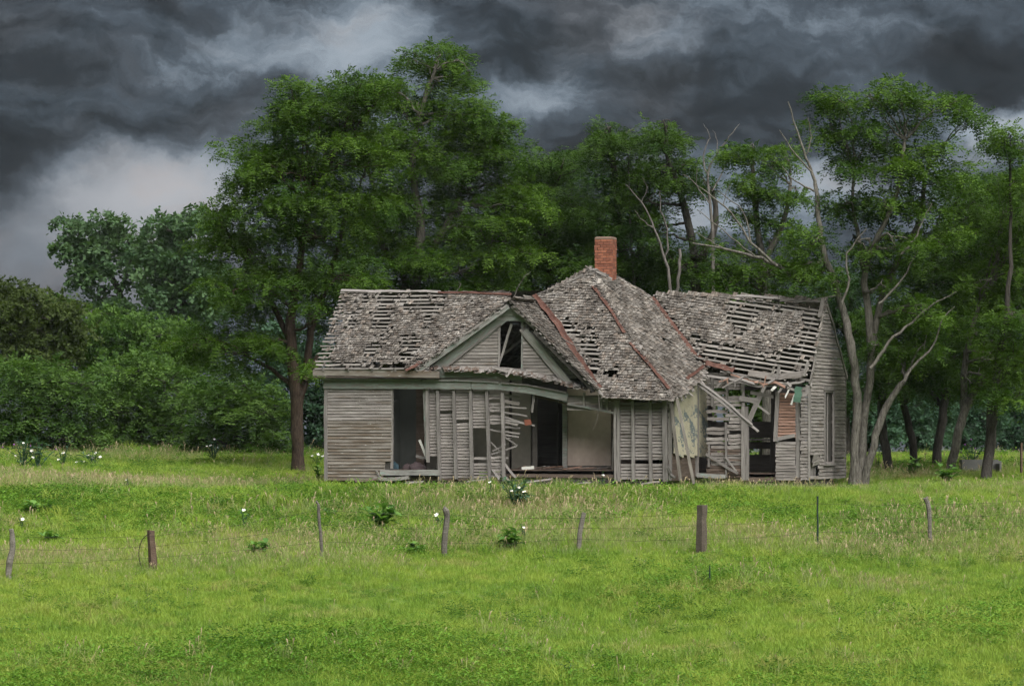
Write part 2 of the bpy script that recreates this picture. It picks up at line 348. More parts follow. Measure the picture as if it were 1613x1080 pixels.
# ------------------------------------------------------------------ grass (uncountable)
def tuft(name, nblades, rad, hmin, hmax, wid, lean, mat, seed=0, tip=0, kind='blade'):
    r = np.random.default_rng(seed); V = []; Q = []; T = []; tn = []
    for i in range(nblades):
        a = r.uniform(0, 6.283); d = rad*math.sqrt(r.uniform()); x, y = d*math.cos(a), d*math.sin(a)
        h = r.uniform(hmin, hmax); ph = r.uniform(0, 6.283); l = h*r.uniform(.1, lean); dx, dy = math.cos(ph)*l, math.sin(ph)*l
        fa = r.uniform(0, 3.1416); wx, wy = math.cos(fa)*wid, math.sin(fa)*wid
        b = len(V)
        if kind == 'blade':
            V += [(x-wx, y-wy, -.03), (x+wx, y+wy, -.03), (x+dx*.35+wx*.85, y+dy*.35+wy*.85, h*.6), (x+dx*.35-wx*.85, y+dy*.35-wy*.85, h*.6), (x+dx, y+dy, h)]
            Q.append((b, b+1, b+2, b+3)); T.append((b+3, b+2, b+4)); tn += [0, 0, .08*tip, .08*tip, .38*tip]
            if tip and r.uniform() < .14:     # seed head
                c = len(V); hh = h*r.uniform(1.05, 1.3); e = (x+dx*1.2, y+dy*1.2, hh)
                V += [(x+dx*.8-wx, y+dy*.8-wy, h*.85), (x+dx-wx*2.2, y+dy-wy*2.2, hh*.95), e, (x+dx+wx*2.2, y+dy+wy*2.2, hh*.93)]; Q.append((c, c+1, c+2, c+3)); tn += [.6, 1, 1, 1]
        else:                                  # broad leaves on short stems
            z = r.uniform(.1, 1)*h; L = wid*r.uniform(2.2, 4); ux, uy = math.cos(ph), math.sin(ph); up = r.uniform(-.3, .6)
            V += [(x, y, z), (x+ux*L*.5-uy*wid, y+uy*L*.5+ux*wid, z+up*L*.5+.01), (x+ux*L, y+uy*L, z+up*L*.7), (x+ux*L*.5+uy*wid, y+uy*L*.5-ux*wid, z+up*L*.5+.01)]
            Q.append((b, b+1, b+2, b+3)); tn += [0]*4
    t = np.zeros((len(V), 4)); t[:, :3] = np.array(tn)[:, None]
    me = mesh_np(name, V, Q, T, t); me.materials.append(mat); return me
def tuft_coll(name, meshes):
    c = bpy.data.collections.new(name)
    for i, me in enumerate(meshes): c.objects.link(bpy.data.objects.new(me.name, me))
    return c
def scatter(name, coll, mesh, dens, smin, smax, seed, mat, label, cat):
    o = link(name, mesh, None, mat); tag(o, label, cat, kind='stuff')
    ng = bpy.data.node_groups.new(name, 'GeometryNodeTree'); N = ng.nodes; L = ng.links
    ng.interface.new_socket('Geometry', in_out='INPUT', socket_type='NodeSocketGeometry'); ng.interface.new_socket('Geometry', in_out='OUTPUT', socket_type='NodeSocketGeometry')
    gi = N.new('NodeGroupInput'); go = N.new('NodeGroupOutput')
    dp = N.new('GeometryNodeDistributePointsOnFaces'); dp.inputs['Seed'].default_value = seed
    na = N.new('GeometryNodeInputNamedAttribute'); na.data_type = 'FLOAT'; na.inputs[0].default_value = 'dens'
    mu = N.new('ShaderNodeMath'); mu.operation = 'MULTIPLY'; mu.inputs[1].default_value = dens; L.new(na.outputs[0], mu.inputs[0])
    L.new(gi.outputs[0], dp.inputs['Mesh']); L.new(mu.outputs[0], dp.inputs['Density'])
    ci = N.new('GeometryNodeCollectionInfo'); ci.inputs[0].default_value = coll; ci.inputs['Separate Children'].default_value = True; ci.inputs['Reset Children'].default_value = True
    ip = N.new('GeometryNodeInstanceOnPoints'); ip.inputs['Pick Instance'].default_value = True
    rv = N.new('FunctionNodeRandomValue'); rv.data_type = 'FLOAT_VECTOR'; rv.inputs[0].default_value = (-.12, -.12, 0); rv.inputs[1].default_value = (.12, .12, 6.283)
    rs = N.new('FunctionNodeRandomValue'); rs.data_type = 'FLOAT'; rs.inputs[2].default_value = smin; rs.inputs[3].default_value = smax
    hs = N.new('GeometryNodeInputNamedAttribute'); hs.data_type = 'FLOAT'; hs.inputs[0].default_value = 'hgt'
    m2 = N.new('ShaderNodeMath'); m2.operation = 'MULTIPLY'; L.new(rs.outputs[1], m2.inputs[0]); L.new(hs.outputs[0], m2.inputs[1])
    L.new(dp.outputs[0], ip.inputs['Points']); L.new(ci.outputs[0], ip.inputs['Instance']); L.new(rv.outputs[0], ip.inputs['Rotation']); L.new(m2.outputs[0], ip.inputs['Scale'])
    L.new(ip.outputs[0], go.inputs[0])
    md = o.modifiers.new('scatter', 'NODES'); md.node_group = ng
    return o
# patches: a few sums of sines make islands of lush, tall or dry growth
_p = [(RNG.uniform(.12, .8), RNG.uniform(0, 6.28), RNG.uniform(0, 6.28)) for _ in range(24)]
def patch(X, Y, k):
    s = 0
    for fq, p, a in _p[k*8:k*8+8]: s = s+np.sin(X*fq*math.cos(a)+Y*fq*1.3*math.sin(a)+p)/(.5+fq)
    return s/4.2
H_C, H_S = math.cos(R(17)), math.sin(R(17))
HOX, HOY = (514-CX)/FP_*116, 116.0
def in_house(X, Y):
    w = (X-HOX)*H_S+(Y-HOY)*H_C; u = (X-HOX)*H_C-(Y-HOY)*H_S
    return ((u > .1) & (u < 10.8) & (w > .05) & (w < 6)) | ((u > 10.5) & (u < 14.4) & (w > 3.7) & (w < 8))
def d_short(X, Y): return np.where(in_house(X, Y), 0, np.clip(1.15-.25*patch(X, Y, 0), .5, 1.5))*np.where(Y > 135, .5, 1)
def d_tall(X, Y):
    band = np.clip((Y-92)/6, 0, 1)*.80+.05
    return np.where(in_house(X, Y), 0, np.clip(band*(.45+1.7*patch(X, Y, 1)), 0.02, 2))*np.where(Y > 124, .25, 1)
def d_weed(X, Y): return np.where(in_house(X, Y), 0, np.clip(.10+1.3*(patch(X, Y, 2)-.1)+.7*np.exp(-((Y-97.5-.16*X)/1.8)**2)*(.5+patch(X, Y, 0)), .04, 1.6))
def h_short(X, Y): return 1+.25*patch(X, Y, 2)+np.clip((Y-96)/15, 0, .35)*0
gx = np.linspace(-27, 27, 109); gy = np.linspace(74, 150, 153)
one = lambda X, Y: np.clip(1+.3*patch(X, Y, 2), .6, 1.4)
c1 = tuft_coll('short_tufts', [tuft('grass_tuft', 38, .17, .06, .18, .006, .9, M['grass'], s) for s in range(6)])
scatter('grass', c1, grid_mesh('grass', gx, gy, 0, {'dens': d_short, 'hgt': one}), 34, .7, 1.3, 1, M['grass'], 'bright green meadow grass covering the rising field', 'grass')
c2 = tuft_coll('tall_tufts', [tuft('tall_tuft', 20, .16, .18, .42, .0055, .8, M['grass_tall'], 20+s, tip=.85) for s in range(6)])
scatter('tall_grass', c2, grid_mesh('tall_grass', gx, gy, 0, {'dens': d_tall, 'hgt': one}), 14, .55, 1.1, 2, M['grass_tall'], 'taller grass with tan seed heads around the fence and house', 'grass')
c3 = tuft_coll('leafy_tufts', [tuft('leafy_tuft', 46, .2, .06, .24, .022, .5, M['weeds'], 40+s, kind='leaf') for s in range(5)])
scatter('ground_cover', c3, grid_mesh('ground_cover', gx, gy, 0, {'dens': d_weed, 'hgt': one}), 14, .6, 1.3, 3, M['weeds'], 'low broad-leaved weeds spreading in patches through the grass', 'weeds')

def d_mound(X, Y):
    w = (X-HOX)*H_S+(Y-HOY)*H_C; u = (X-HOX)*H_C-(Y-HOY)*H_S
    foot = np.exp(-((w+.35)/.35)**2)*((u > -.5) & (u < 10.5))+np.exp(-((w-3.3)/.4)**2)*((u > 10.8) & (u < 15))
    return np.where(in_house(X, Y), 0, np.clip(.25+1.5*(patch(X, Y, 0)+.35*patch(X*2.3, Y*2.3, 1)), 0, 1.6)+1.8*foot)
c4 = tuft_coll('mound_tufts', [tuft('weed_mound', 150, .30, .08, .36, .017, .6, M['mound'], 60+s, kind='leaf') for s in range(3)]+[tuft('grass_mound', 90, .22, .14, .30, .006, .9, M['grass'], 70+s) for s in range(3)])
scatter('weed_clumps', c4, grid_mesh('weed_clumps', gx, gy, 0, {'dens': d_mound, 'hgt': one}), 1.25, .6, 1.45, 4, M['mound'], 'lush green weed clumps and coarse tufts dotted over the field', 'weeds')

# ------------------------------------------------------------------ the house: everything in its own frame (u right, w back, z up)
HOUSE = empty('abandoned_house', (HOX, HOY, 0)); HOUSE.rotation_euler = (0, 0, -R(17))
tag(HOUSE, 'collapsing grey wooden farmhouse with holed shingle roof and red brick chimney', 'house')
def ray(px, py):
    o = Vector((0-HOX, 0-HOY)); d = Vector(((px-CX)/FP_, 1.0))
    f = lambda q: (q.x*H_C-q.y*H_S, q.x*H_S+q.y*H_C)
    (a, b), (c, e) = f(o), f(d)
    return Vector((a, b, CZ)), Vector((c, e, (HY-py)/FP_))
def F(px, py, w=0.0):
    o, d = ray(px, py); return o+d*((w-o.y)/d.y)
def FU(px, py, u):
    o, d = ray(px, py); return o+d*((u-o.x)/d.x)
def FPl(px, py, p, n):
    o, d = ray(px, py); return o+d*((p-o).dot(n)/d.dot(n))
def part(name, parent=None): return empty(name, (0, 0, 0), parent or HOUSE)

def board(parent, name, p0, p1, width, thick, mat, normal=(0, -1, 0), seg=3, jit=.006, ragged=0.0, bow=0.0, wedge=0.0):
    """one plank from p0 to p1 (its middle line), broad face towards normal"""
    p0, p1 = Vector(p0), Vector(p1); x = (p1-p0); L = x.length
    if L < .02: return None
    x.normalize(); n = Vector(normal); n = (n-x*n.dot(x)).normalized(); z = x.cross(n)
    V = []; hw, ht = width/2, thick/2; wz = z.z
    for i in range(seg+1):
        t = i/seg; bx = -L/2+L*t; bz = random.gauss(0, jit)+bow*4*t*(1-t); by = random.gauss(0, jit*.6)
        k = 1+random.gauss(0, .04)
        e0 = e1 = 0
        if ragged and i in (0, seg): e0, e1 = random.uniform(-ragged, ragged), random.uniform(-ragged, ragged)
        lo = -1 if wz >= 0 else 1
        f0, f1 = (wedge, 0) if lo < 0 else (0, wedge)
        V += [(bx+e0, by-ht-f0, bz-hw*k), (bx+e0, by+ht, bz-hw*k), (bx+e1, by+ht, bz+hw*k), (bx+e1, by-ht-f1, bz+hw*k)]
    Q = []
    for i in range(seg):
        a = i*4
        for j in range(4): Q.append((a+j, a+(j+1) % 4, a+4+(j+1) % 4, a+4+j))
    Q += [(0, 3, 2, 1), (seg*4, seg*4+1, seg*4+2, seg*4+3)]
    me = mesh_np(name, V, Q); o = link(name, me, parent, mat)
    m = Matrix((x, n*-1, z)).transposed().to_4x4(); m.translation = (p0+p1)/2; o.matrix_local = m
    return o
def inpoly(p, poly):
    c = False; j = len(poly)-1
    for i in range(len(poly)):
        a, b = poly[i], poly[j]
        if (a[1] > p[1]) != (b[1] > p[1]) and p[0] < (b[0]-a[0])*(p[1]-a[1])/(b[1]-a[1])+a[0]: c = not c
        j = i
    return c
def spans(poly, y):
    xs_ = []
    for i in range(len(poly)):
        a, b = poly[i], poly[i-1]
        if (a[1] > y) != (b[1] > y): xs_.append(a[0]+(b[0]-a[0])*(y-a[1])/(b[1]-a[1]))
    xs_.sort(); return list(zip(xs_[::2], xs_[1::2]))
TINT = lambda: random.choice([(.82, .79, .77), (.95, .93, .92), (1.05, 1.03, 1.01), (1.0, .97, .95), (1.15, 1.11, 1.07), (1.05, .95, .88), (.70, .66, .63), (1.35, 1.3, 1.24)])
def shingle_np(w, L, th, curl, lift):
    x = w/2; j = lambda: random.uniform(-.012, .012)
    V = [(-x, -L/2+j(), lift+th), (x, -L/2+j(), lift+th+curl*.5), (x, 0, .014+th*.6), (-x, 0, .014+th*.6), (x, L/2, .008), (-x, L/2, .008),
         (-x, -L/2, lift-.004), (x, -L/2, lift-.004+curl*.5)]
    return V, [(0, 1, 2, 3), (3, 2, 4, 5), (6, 7, 1, 0), (7, 4, 2, 1), (6, 0, 3, 5), (6, 5, 4, 7)]
def grain(me, G):
    a = me.attributes.new('grain', 'FLOAT_VECTOR', 'POINT'); a.data.foreach_set('vector', np.asarray(G, np.float32).ravel())
def roof(name, p0, p1, pt, poly_px=None, poly=None, holes=(), expo=.115, wmin=.05, wmax=.14, nind=60, lath_gap=.195, over=.0, miss=.02, rough=.10, rafters=True, lath_wild=.12):
    """a roof slope on the plane p0 p1 pt (p0-p1 the eave line): rafters, open laths, shingles laid course by course with holes"""
    P = part(name)
    e = (p1-p0).normalized(); nrm = (p1-p0).cross(pt-p0).normalized()
    if nrm.z < 0: nrm = -nrm
    up = nrm.cross(e).normalized()
    if up.z < 0: up = -up
    to2 = lambda q: ((q-p0).dot(e), (q-p0).dot(up))
    to3 = lambda a, b, h=0: p0+e*a+up*b+nrm*h
    if poly_px: poly = [to2(FPl(x, y, p0, nrm)) for x, y in poly_px]
    else: poly = [to2(q) for q in poly]
    hol = []
    for h in holes:
        q = [to2(FPl(x, y, p0, nrm)) for x, y in h]; cx_, cy_ = sum(a for a, _ in q)/len(q), sum(b_ for _, b_ in q)/len(q)
        hol.append([(cx_+(a-cx_)*(1+.05/max(.2, abs(a-cx_))), cy_-.03+(b_-cy_)*(1+.08/max(.2, abs(b_-cy_)))) for a, b_ in q])
    amin, amax = min(p[0] for p in poly), max(p[0] for p in poly); bmin, bmax = min(p[1] for p in poly), max(p[1] for p in poly)
    b = bmin+.05
    while b < bmax-.02:
        for s0, s1 in spans(poly, b):
            if s1-s0 < .1: continue
            # a lath is one to three boards butted end to end
            cuts = [s0-random.uniform(0, lath_wild)]; 
            while s1-cuts[-1] > 3.2: cuts.append(cuts[-1]+random.uniform(1.6, 2.8))
            cuts.append(s1+random.uniform(-.03, lath_wild))
            for a0, a1 in zip(cuts, cuts[1:]):
                if random.random() < .05: continue
                board(P, 'lath', to3(a0+.006, b, -.012), to3(a1-.006, b+random.gauss(0, .012), -.012), random.uniform(.06, .095), .02, M['lath'], nrm, 4, .007, .03)
        b += lath_gap*random.uniform(.92, 1.08)
    if rafters:
        a = amin+.15
        sw = [(q[1], q[0]) for q in poly]
        while a < amax:
            for s0, s1 in spans(sw, a):
                if s1-s0 > .3: board(P, 'rafter', to3(a, s0+.03, -.095), to3(a, s1-.05, -.095), .05, .11, M['dark_board'], nrm, 2, .004)
            a += .62
    rows = []; b = bmin+expo*.4; row = 0
    while b < bmax+expo*.3:
        for s0, s1 in spans(poly, min(max(b, bmin+.01), bmax-.01)):
            a = s0+random.uniform(-.03, .04)
            while a < s1:
                w = random.uniform(wmin, wmax)
                q = (a+w/2+random.gauss(0, rough), b+random.gauss(0, rough*.7))
                if random.random() > miss and (random.random() < .05 or not any(inpoly(q, h) for h in hol)): rows.append((a+w/2, b+random.gauss(0, .012), w-.006))
                a += w
        b += expo*random.uniform(.93, 1.07); row += 1
    order = sorted(range(len(rows)), key=lambda i: -rows[i][2]); ind = set(order[:nind])
    Va, Qa, Ta, Ga = [], [], [], []
    ex, uy = e, up
    for i, (a, b, w) in enumerate(rows):
        L = expo*random.uniform(1.9, 2.25); curl = random.choice([0, 0, 0, .02, -.02, .035]); lift = .032+random.uniform(0, .016)+(.03 if random.random() < .05 else 0)
        V, Q = shingle_np(w, L, .008, curl, lift); rot = random.gauss(0, .03) if random.random() < .93 else random.gauss(0, .2)
        c, s = math.cos(rot), math.sin(rot); t = TINT(); cen = to3(a, b+expo*.35, 0)
        if i in ind:
            me = mesh_np('shingle', V, Q, tint=np.tile((*t, 1), (len(V), 1))); gk = random.uniform(0, 90); grain(me, [(x, y+z, gk) for x, y, z in V]); o = link('shingle', me, P, M['shingle'])
            m = Matrix((e, up, nrm)).transposed().to_4x4() @ Matrix.Rotation(rot, 4, 'Z'); m.translation = cen; o.matrix_local = m
        else:
            k = len(Va); gk = random.uniform(0, 90); Ga += [(x, y+z, gk) for x, y, z in V]
            for x, y, z in V: Va.append(cen+e*(x*c-y*s)+up*(x*s+y*c)+nrm*z); Ta.append((*t, 1))
            Qa += [tuple(k+j for j in f) for f in Q]
    if Va:
        me = mesh_np('shingle_cover', [tuple(v) for v in Va], Qa, tint=Ta); grain(me, Ga); o = link('shingle_cover', me, P, M['shingle']); o['kind'] = 'stuff'
    return P, to3, to2, nrm

# roof planes
LA = F(497, 581, -.35); LT = F(538, 460, 2.8)
roof('left_front_roof', LA, Vector((LA.x+6, LA.y, LA.z)), Vector((LT.x, LT.y, LT.z)),
     poly_px=[(497, 581), (538, 460), (800, 462), (800, 478), (668, 577), (640, 581)],
     holes=[[(594, 459), (705, 460), (694, 494), (668, 498), (655, 487), (640, 492), (634, 482), (592, 482)], [(590, 486), (618, 486), (612, 519), (586, 516)],
            [(566, 470), (582, 468), (578, 484), (564, 483)], [(550, 492), (566, 490), (560, 518), (545, 516)], [(636, 530), (656, 532), (650, 565), (630, 562)],
            [(578, 544), (600, 544), (592, 562), (572, 560)], [(530, 458), (549, 458), (512, 585), (490, 585)], [(495, 573), (640, 573), (640, 590), (495, 590)],
            [(670, 505), (682, 500), (676, 520), (664, 518)], [(600, 520), (612, 520), (608, 532), (598, 532)]], nind=80)
LR = Vector((LT.x, 2.8, LT.z))
roof('left_rear_roof', Vector((-.3, 6.0, 3.2)), Vector((7.5, 6.0, 3.2)), Vector((0, 2.8, LT.z-.13)), poly=[Vector((-.1, 6.0, 3.2)), Vector((6.8, 6.0, 3.2)), Vector((6.2, 2.85, LT.z-.16)), Vector((LT.x, 2.85, LT.z-.16))],
     expo=.2, wmin=.15, wmax=.3, nind=0, lath_gap=.4, rafters=False)
GP = F(803, 474, -.3); GQ = F(940, 611, -.3); GQL = F(656, 581, -.3)
roof('gable_right_roof', GQ, GQ+Vector((0, 1, 0)), GP, poly_px=[(802, 474), (846, 467), (946, 612), (938, 613)], nind=20, expo=.11, rough=.05)
roof('gable_left_roof', GQL, GQL+Vector((0, 1, 0)), GP, poly=[GQL, GP, GP+Vector((0, 2.3, 0)), GQL+Vector((0, .1, 0))], nind=10, expo=.12, rafters=False)
HC0 = F(945, 625, -.35); HC1 = F(1060, 630, -.35); AP = F(927, 424, 3.5)
roof('main_front_roof', HC0, HC1, AP, poly_px=[(927, 424), (846, 466), (944, 612), (952, 627), (1060, 631)],
     holes=[[(880, 508), (902, 505), (907, 528), (890, 530)], [(912, 527), (938, 530), (945, 556), (915, 552)], [(915, 556), (944, 556), (944, 590), (930, 592)],
            [(955, 580), (975, 578), (973, 592), (955, 592)], [(922, 520), (935, 518), (936, 524), (924, 526)]], nind=60)
HC2 = FU(1114, 583, HC1.x)
roof('main_right_roof', HC1, HC2, AP, poly_px=[(927, 424), (1060, 631), (1086, 613), (1116, 582), (1030, 471), (972, 437)], nind=60, miss=.03,
     holes=[[(1046, 536), (1052, 534), (1054, 542), (1048, 543)], [(1034, 530), (1040, 527), (1042, 534), (1036, 535)], [(1092, 560), (1104, 566), (1100, 572), (1090, 568)]])
WS = HC2.y+.25
RE0 = F(1116, 580, WS-.3); RE1 = F(1270, 604, WS-.3); RT = F(1165, 466, WS+1.9)
roof('right_front_roof', RE0, RE1, RT, poly_px=[(1029, 462), (1160, 465), (1299, 474), (1271, 603), (1150, 589), (1116, 579)],
     holes=[[(1148, 474), (1225, 477), (1225, 492), (1190, 495), (1188, 510), (1146, 508)], [(1225, 478), (1300, 478), (1294, 493), (1225, 490)], [(1158, 510), (1180, 511), (1172, 533), (1154, 530)],
            [(1266, 496), (1300, 490), (1285, 550), (1258, 546)], [(1100, 536), (1128, 543), (1150, 540), (1162, 552), (1180, 556), (1285, 546), (1272, 610), (1110, 600)], [(1205, 512), (1212, 512), (1210, 520), (1203, 520)],
            [(1096, 520), (1106, 530), (1096, 540), (1086, 530)]], nind=70, rough=.08)
UE = F(1273, 700, WS).x
RTz = RT.z
roof('right_rear_roof', Vector((UE, WS+4.1, 3.0)), Vector((6, WS+4.1, 3.0)), Vector((UE, WS+1.9, RTz-.35)), poly=[Vector((UE-.05, WS+4.1, 3.0)), Vector((6.5, WS+4.1, 3.0)), Vector((6.5, WS+1.95, RTz-.4)), Vector((UE-.05, WS+1.95, RTz-.4))],
     expo=.2, wmin=.15, wmax=.3, nind=0, lath_gap=.4, rafters=False)
# rear and left slopes of the hip roof
APb = Vector((AP.x, AP.y+1.6, AP.z-.05)); hl = AP.z-3.2
roof('main_left_roof', Vector((AP.x-hl/1.02, 9, 3.2)), Vector((AP.x-hl/1.02, 2, 3.2)), AP-Vector((.05, 0, .1)), poly=[AP-Vector((.05, -.1, .12)), APb-Vector((.05, 0, .1)), Vector((AP.x-hl/1.02, APb.y+3, 3.2)), Vector((AP.x-hl/1.02, 2.6, 3.2))],
     expo=.2, wmin=.15, wmax=.3, nind=0, lath_gap=.4, rafters=False)
roof('main_rear_roof', Vector((HC1.x, APb.y+3.3, 3.2)), Vector((AP.x-3.2, APb.y+3.3, 3.2)), APb-Vector((0, 0, .05)), poly=[APb-Vector((0, -.02, .07)), Vector((HC1.x-.5, APb.y+3.3, 3.2)), Vector((AP.x-3.2, APb.y+3.3, 3.2))],
     expo=.2, wmin=.15, wmax=.3, nind=0, lath_gap=.4, rafters=False)

def strip(name, parent, pts, width, thick, mat, nrm, edge=.15):
    """a bent sheet-metal strip along a line, with uneven edges"""
    V, Q = [], []; n = len(pts); nrm = Vector(nrm).normalized()
    for i, p in enumerate(pts):
        d = (pts[min(i+1, n-1)]-pts[max(i-1, 0)]).normalized(); s = d.cross(nrm).normalized()
        w0, w1 = width/2*random.uniform(1-edge, 1+edge), width/2*random.uniform(1-edge, 1+edge); h = random.uniform(0, .015)
        V += [p-s*w0+nrm*(h+.012), p+nrm*(h-.006), p+s*w1+nrm*(h+.012), p+s*w1+nrm*(h+.012-thick), p+nrm*(h-.006-thick), p-s*w0+nrm*(h+.012-thick)]
    for i in range(n-1):
        for j in range(6): Q.append((i*6+j, i*6+(j+1) % 6, i*6+6+(j+1) % 6, i*6+6+j))
    e = (n-1)*6; Q += [(0, 5, 4, 1), (1, 4, 3, 2), (e, e+1, e+4, e+5), (e+1, e+2, e+3, e+4)]
    return link(name, mesh_np(name, [tuple(v) for v in V], Q), parent, mat)
def line(pts, k):
    out = []
    for a, b in zip(pts, pts[1:]):
        for i in range(k): out.append(a+(b-a)*(i/k))
    return out+[pts[-1]]
nH = (HC1-HC0).cross(AP-HC0).normalized(); nR = (HC2-HC1).cross(AP-HC1).normalized(); nW = (RE1-RE0).cross(RT-RE0).normalized()
nH = nH if nH.z > 0 else -nH; nR = nR if nR.z > 0 else -nR; nW = nW if nW.z > 0 else -nW
onH = lambda x, y: FPl(x, y, HC0, nH)+nH*.05
onR = lambda x, y: FPl(x, y, HC1, nR)+nR*.05
onW = lambda x, y: FPl(x, y, RE0, nW)+nW*.05
strip('valley_flashing', HOUSE, line([onH(842, 466), onH(880, 512), onH(905, 556), onH(944, 613)], 5), .17, .006, M['rust'], nH, .3)
strip('hip_flashing', HOUSE, line([onH(934, 452), onH(958, 484), onH(984, 526)], 5), .11, .006, M['rust'], nH+nR, .3)
strip('hip_flashing', HOUSE, line([onH(992, 541), onH(1020, 572), onH(1054, 614)], 5), .11, .006, M['rust'], nH+nR, .3)
strip('valley_flashing', HOUSE, line([onR(1026, 470), onR(1060, 515), onR(1090, 556), onR(1114, 575)], 6), .15, .006, M['rust'], nR+nW, .3)
strip('valley_flashing', HOUSE, line([onW(1112, 573), onW(1132, 578), onW(1156, 585)], 4), .17, .006, M['rust'], nW, .4)
strip('eave_flashing', HOUSE, line([onR(1080, 598), onR(1092, 590), onR(1108, 578)], 3), .10, .006, M['rust'], nR, .3)
nL = (Vector((1, 0, 0))).cross(Vector((0, LT.y-LA.y, LT.z-LA.z))).normalized()
onL = lambda x, y: FPl(x, y, LA, nL)+nL*.05
strip('ridge_flashing', HOUSE, line([onL(690, 463), onL(745, 463), onL(806, 466)], 5), .09, .006, M['rust'], nL, .4)
strip('eave_flashing', HOUSE, line([onL(640, 586), onL(652, 580), onL(664, 572)], 3), .13, .006, M['rust'], nL, .3)
# wooden ridge boards
board(HOUSE, 'ridge_board', onL(537, 459)+Vector((0, .02, -.02)), onL(694, 461)+Vector((0, .02, -.02)), .11, .03, M['stud'], nL, 6, .01)
board(HOUSE, 'ridge_board', onW(1160, 467), onW(1226, 472), .09, .03, M['stud'], nW, 4, .012)
board(HOUSE, 'ridge_board', onW(1228, 475), onW(1298, 477), .09, .03, M['lath'], nW, 4, .015)

# ---- the front
def bpx(parent, name, a, b, w, wid, thick, mat, normal=(0, -1, 0), **k): return board(parent, name, F(*a, w), F(*b, w), wid, thick, mat, normal, **k)
FW = part('front_wall')
def siding(parent, x0, x1, y0, y1, w, mat, expo=.095, jl=0.0, jr=0.0, skip=.0, name='clapboard', cond=None, jit=.004, dy=0.0, mats=None, fill=.93):
    """clapboards from pixel column x0 to x1, lying one over the other between rows y0 (top) and y1"""
    zt, zb = F((x0+x1)/2, y0, w).z, F((x0+x1)/2, y1, w).z; z = zb+expo/2; 
    while z < zt:
        if random.random() >= skip and (cond is None or cond(z, zb, zt)):
            a, b = F(x0, 690, w), F(x1, 690, w); a.z = z; b.z = z+dy
            a.x += random.uniform(-jl, jl); b.x += random.uniform(-jr, jr)
            mm = mats(z, zb, zt) if mats else mat
            board(parent, name, a, b, expo*fill, .014, mm, (0, -1, 0), 3, jit, .012, wedge=.022)
        z += expo
siding(FW, 515, 617, 611, 726, 0, M['siding_stained'], jr=.015, mats=lambda z, a, b: M['siding'] if z > b-1.0 else M['siding_stained'])
siding(FW, 515, 604, 727, 756, 0, M['siding_stained'], jr=.06)
board(FW, 'corner_board', F(513.5, 757, -.03), F(513.5, 597, -.03), .11, .03, M['stud'], (0, -1, 0))
board(FW, 'corner_board', F(514, 757, 0)+Vector((-.02, .08, 0)), F(514, 597, 0)+Vector((-.02, .08, 0)), .13, .03, M['stud'], (-1, 0, 0))
bpx(FW, 'door_jamb', (617.5, 738), (617.5, 613), .04, .05, .12, M['stud'])
bpx(FW, 'sill_beam', (600, 744), (694, 744), .06, .17, .20, M['concrete'] if False else M['grey_trim'], jit=.01)
bpx(FW, 'sill_beam', (515, 755), (600, 755), .14, .12, .16, M['brown_board'])
bpx(FW, 'sill_beam', (606, 753), (770, 753), .20, .12, .16, M['brown_board'])
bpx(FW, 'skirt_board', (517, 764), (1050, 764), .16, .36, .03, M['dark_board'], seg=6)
bpx(FW, 'foundation_stone', (590, 754), (645, 753), .0, .10, .2, M['concrete'], jit=.02)
bpx(FW, 'broken_board', (593, 740), (601, 757), -.04, .05, .03, M['stud'], ragged=.03)
# boarding behind the bared studs
bay = lambda x0, x1, y0, y1, **k: siding(FW, x0, x1, y0, y1, .13, M['siding'], expo=.092, jl=.02, jr=.02, fill=.80, **k)
bay(676, 692, 617, 718); bay(692, 717, 617, 753, skip=.03); bay(717, 742, 617, 753, skip=.03); bay(742, 770, 617, 674, skip=.03); bay(742, 770, 716, 753, skip=.06)
bay(770, 793, 619, 668, skip=.1, jit=.01); bay(770, 793, 720, 752, skip=.12, jit=.01)
for x, yt, yb, xt in ((674, 612, 728, 673), (692.5, 612, 756, 690), (718, 612, 754, 715), (743.5, 613, 757, 742), (771, 614, 756, 767), (794, 618, 758, 791.5)):
    board(FW, 'stud', F(xt, yt, .04), F(x, yb, .04), .088, .10, M['stud'], (0, -1, 0), 4, .006)
bpx(FW, 'stud', (668, 614), (672, 722), .10, .06, .05, M['grey_trim'])
# loose and broken boards hanging off the last studs
for (x0, y0, x1, y1, wd) in ((792, 622, 819, 626, .09), (792, 631, 819, 636, .10), (790, 640, 829, 643, .05), (790, 648, 830, 655, .05), (791, 655, 832, 668, .05), (792, 660, 842, 670, .045), (790, 664, 816, 669, .07), (791, 672, 818, 674, .06),
                         (790, 678, 818, 683, .05), (792, 684, 817, 688, .05), (770, 676, 800, 681, .05), (795, 688, 815, 701, .05), (773, 716, 815, 702, .05), (776, 710, 798, 700, .04), (773, 722, 800, 721, .05), (792, 690, 806, 690, .035), (774, 697, 793, 715, .035)):
    board(FW, 'broken_board', F(x0, y0, .14), F(x1, y1, random.uniform(.12, .26)), wd, .018, M['siding'] if wd > .06 else M['stud'], (0, -1, .1), 3, .006, .03)
for (x0, y0, x1, y1) in ((775, 739, 786, 755), (795, 730, 812, 752), (790, 745, 803, 757)):
    board(FW, 'broken_board', F(x0, y0, .1), F(x1, y1, -.15), .06, .03, M['stud'], (0, -1, .2), 2, .006, .02)
bpx(FW, 'broken_board', (838, 650), (841, 620), .05, .07, .03, M['stud'], ragged=.05)
bpx(FW, 'metal_scrap', (827, 665), (836, 664), .1, .17, .02, M['red_rag'], ragged=.03)
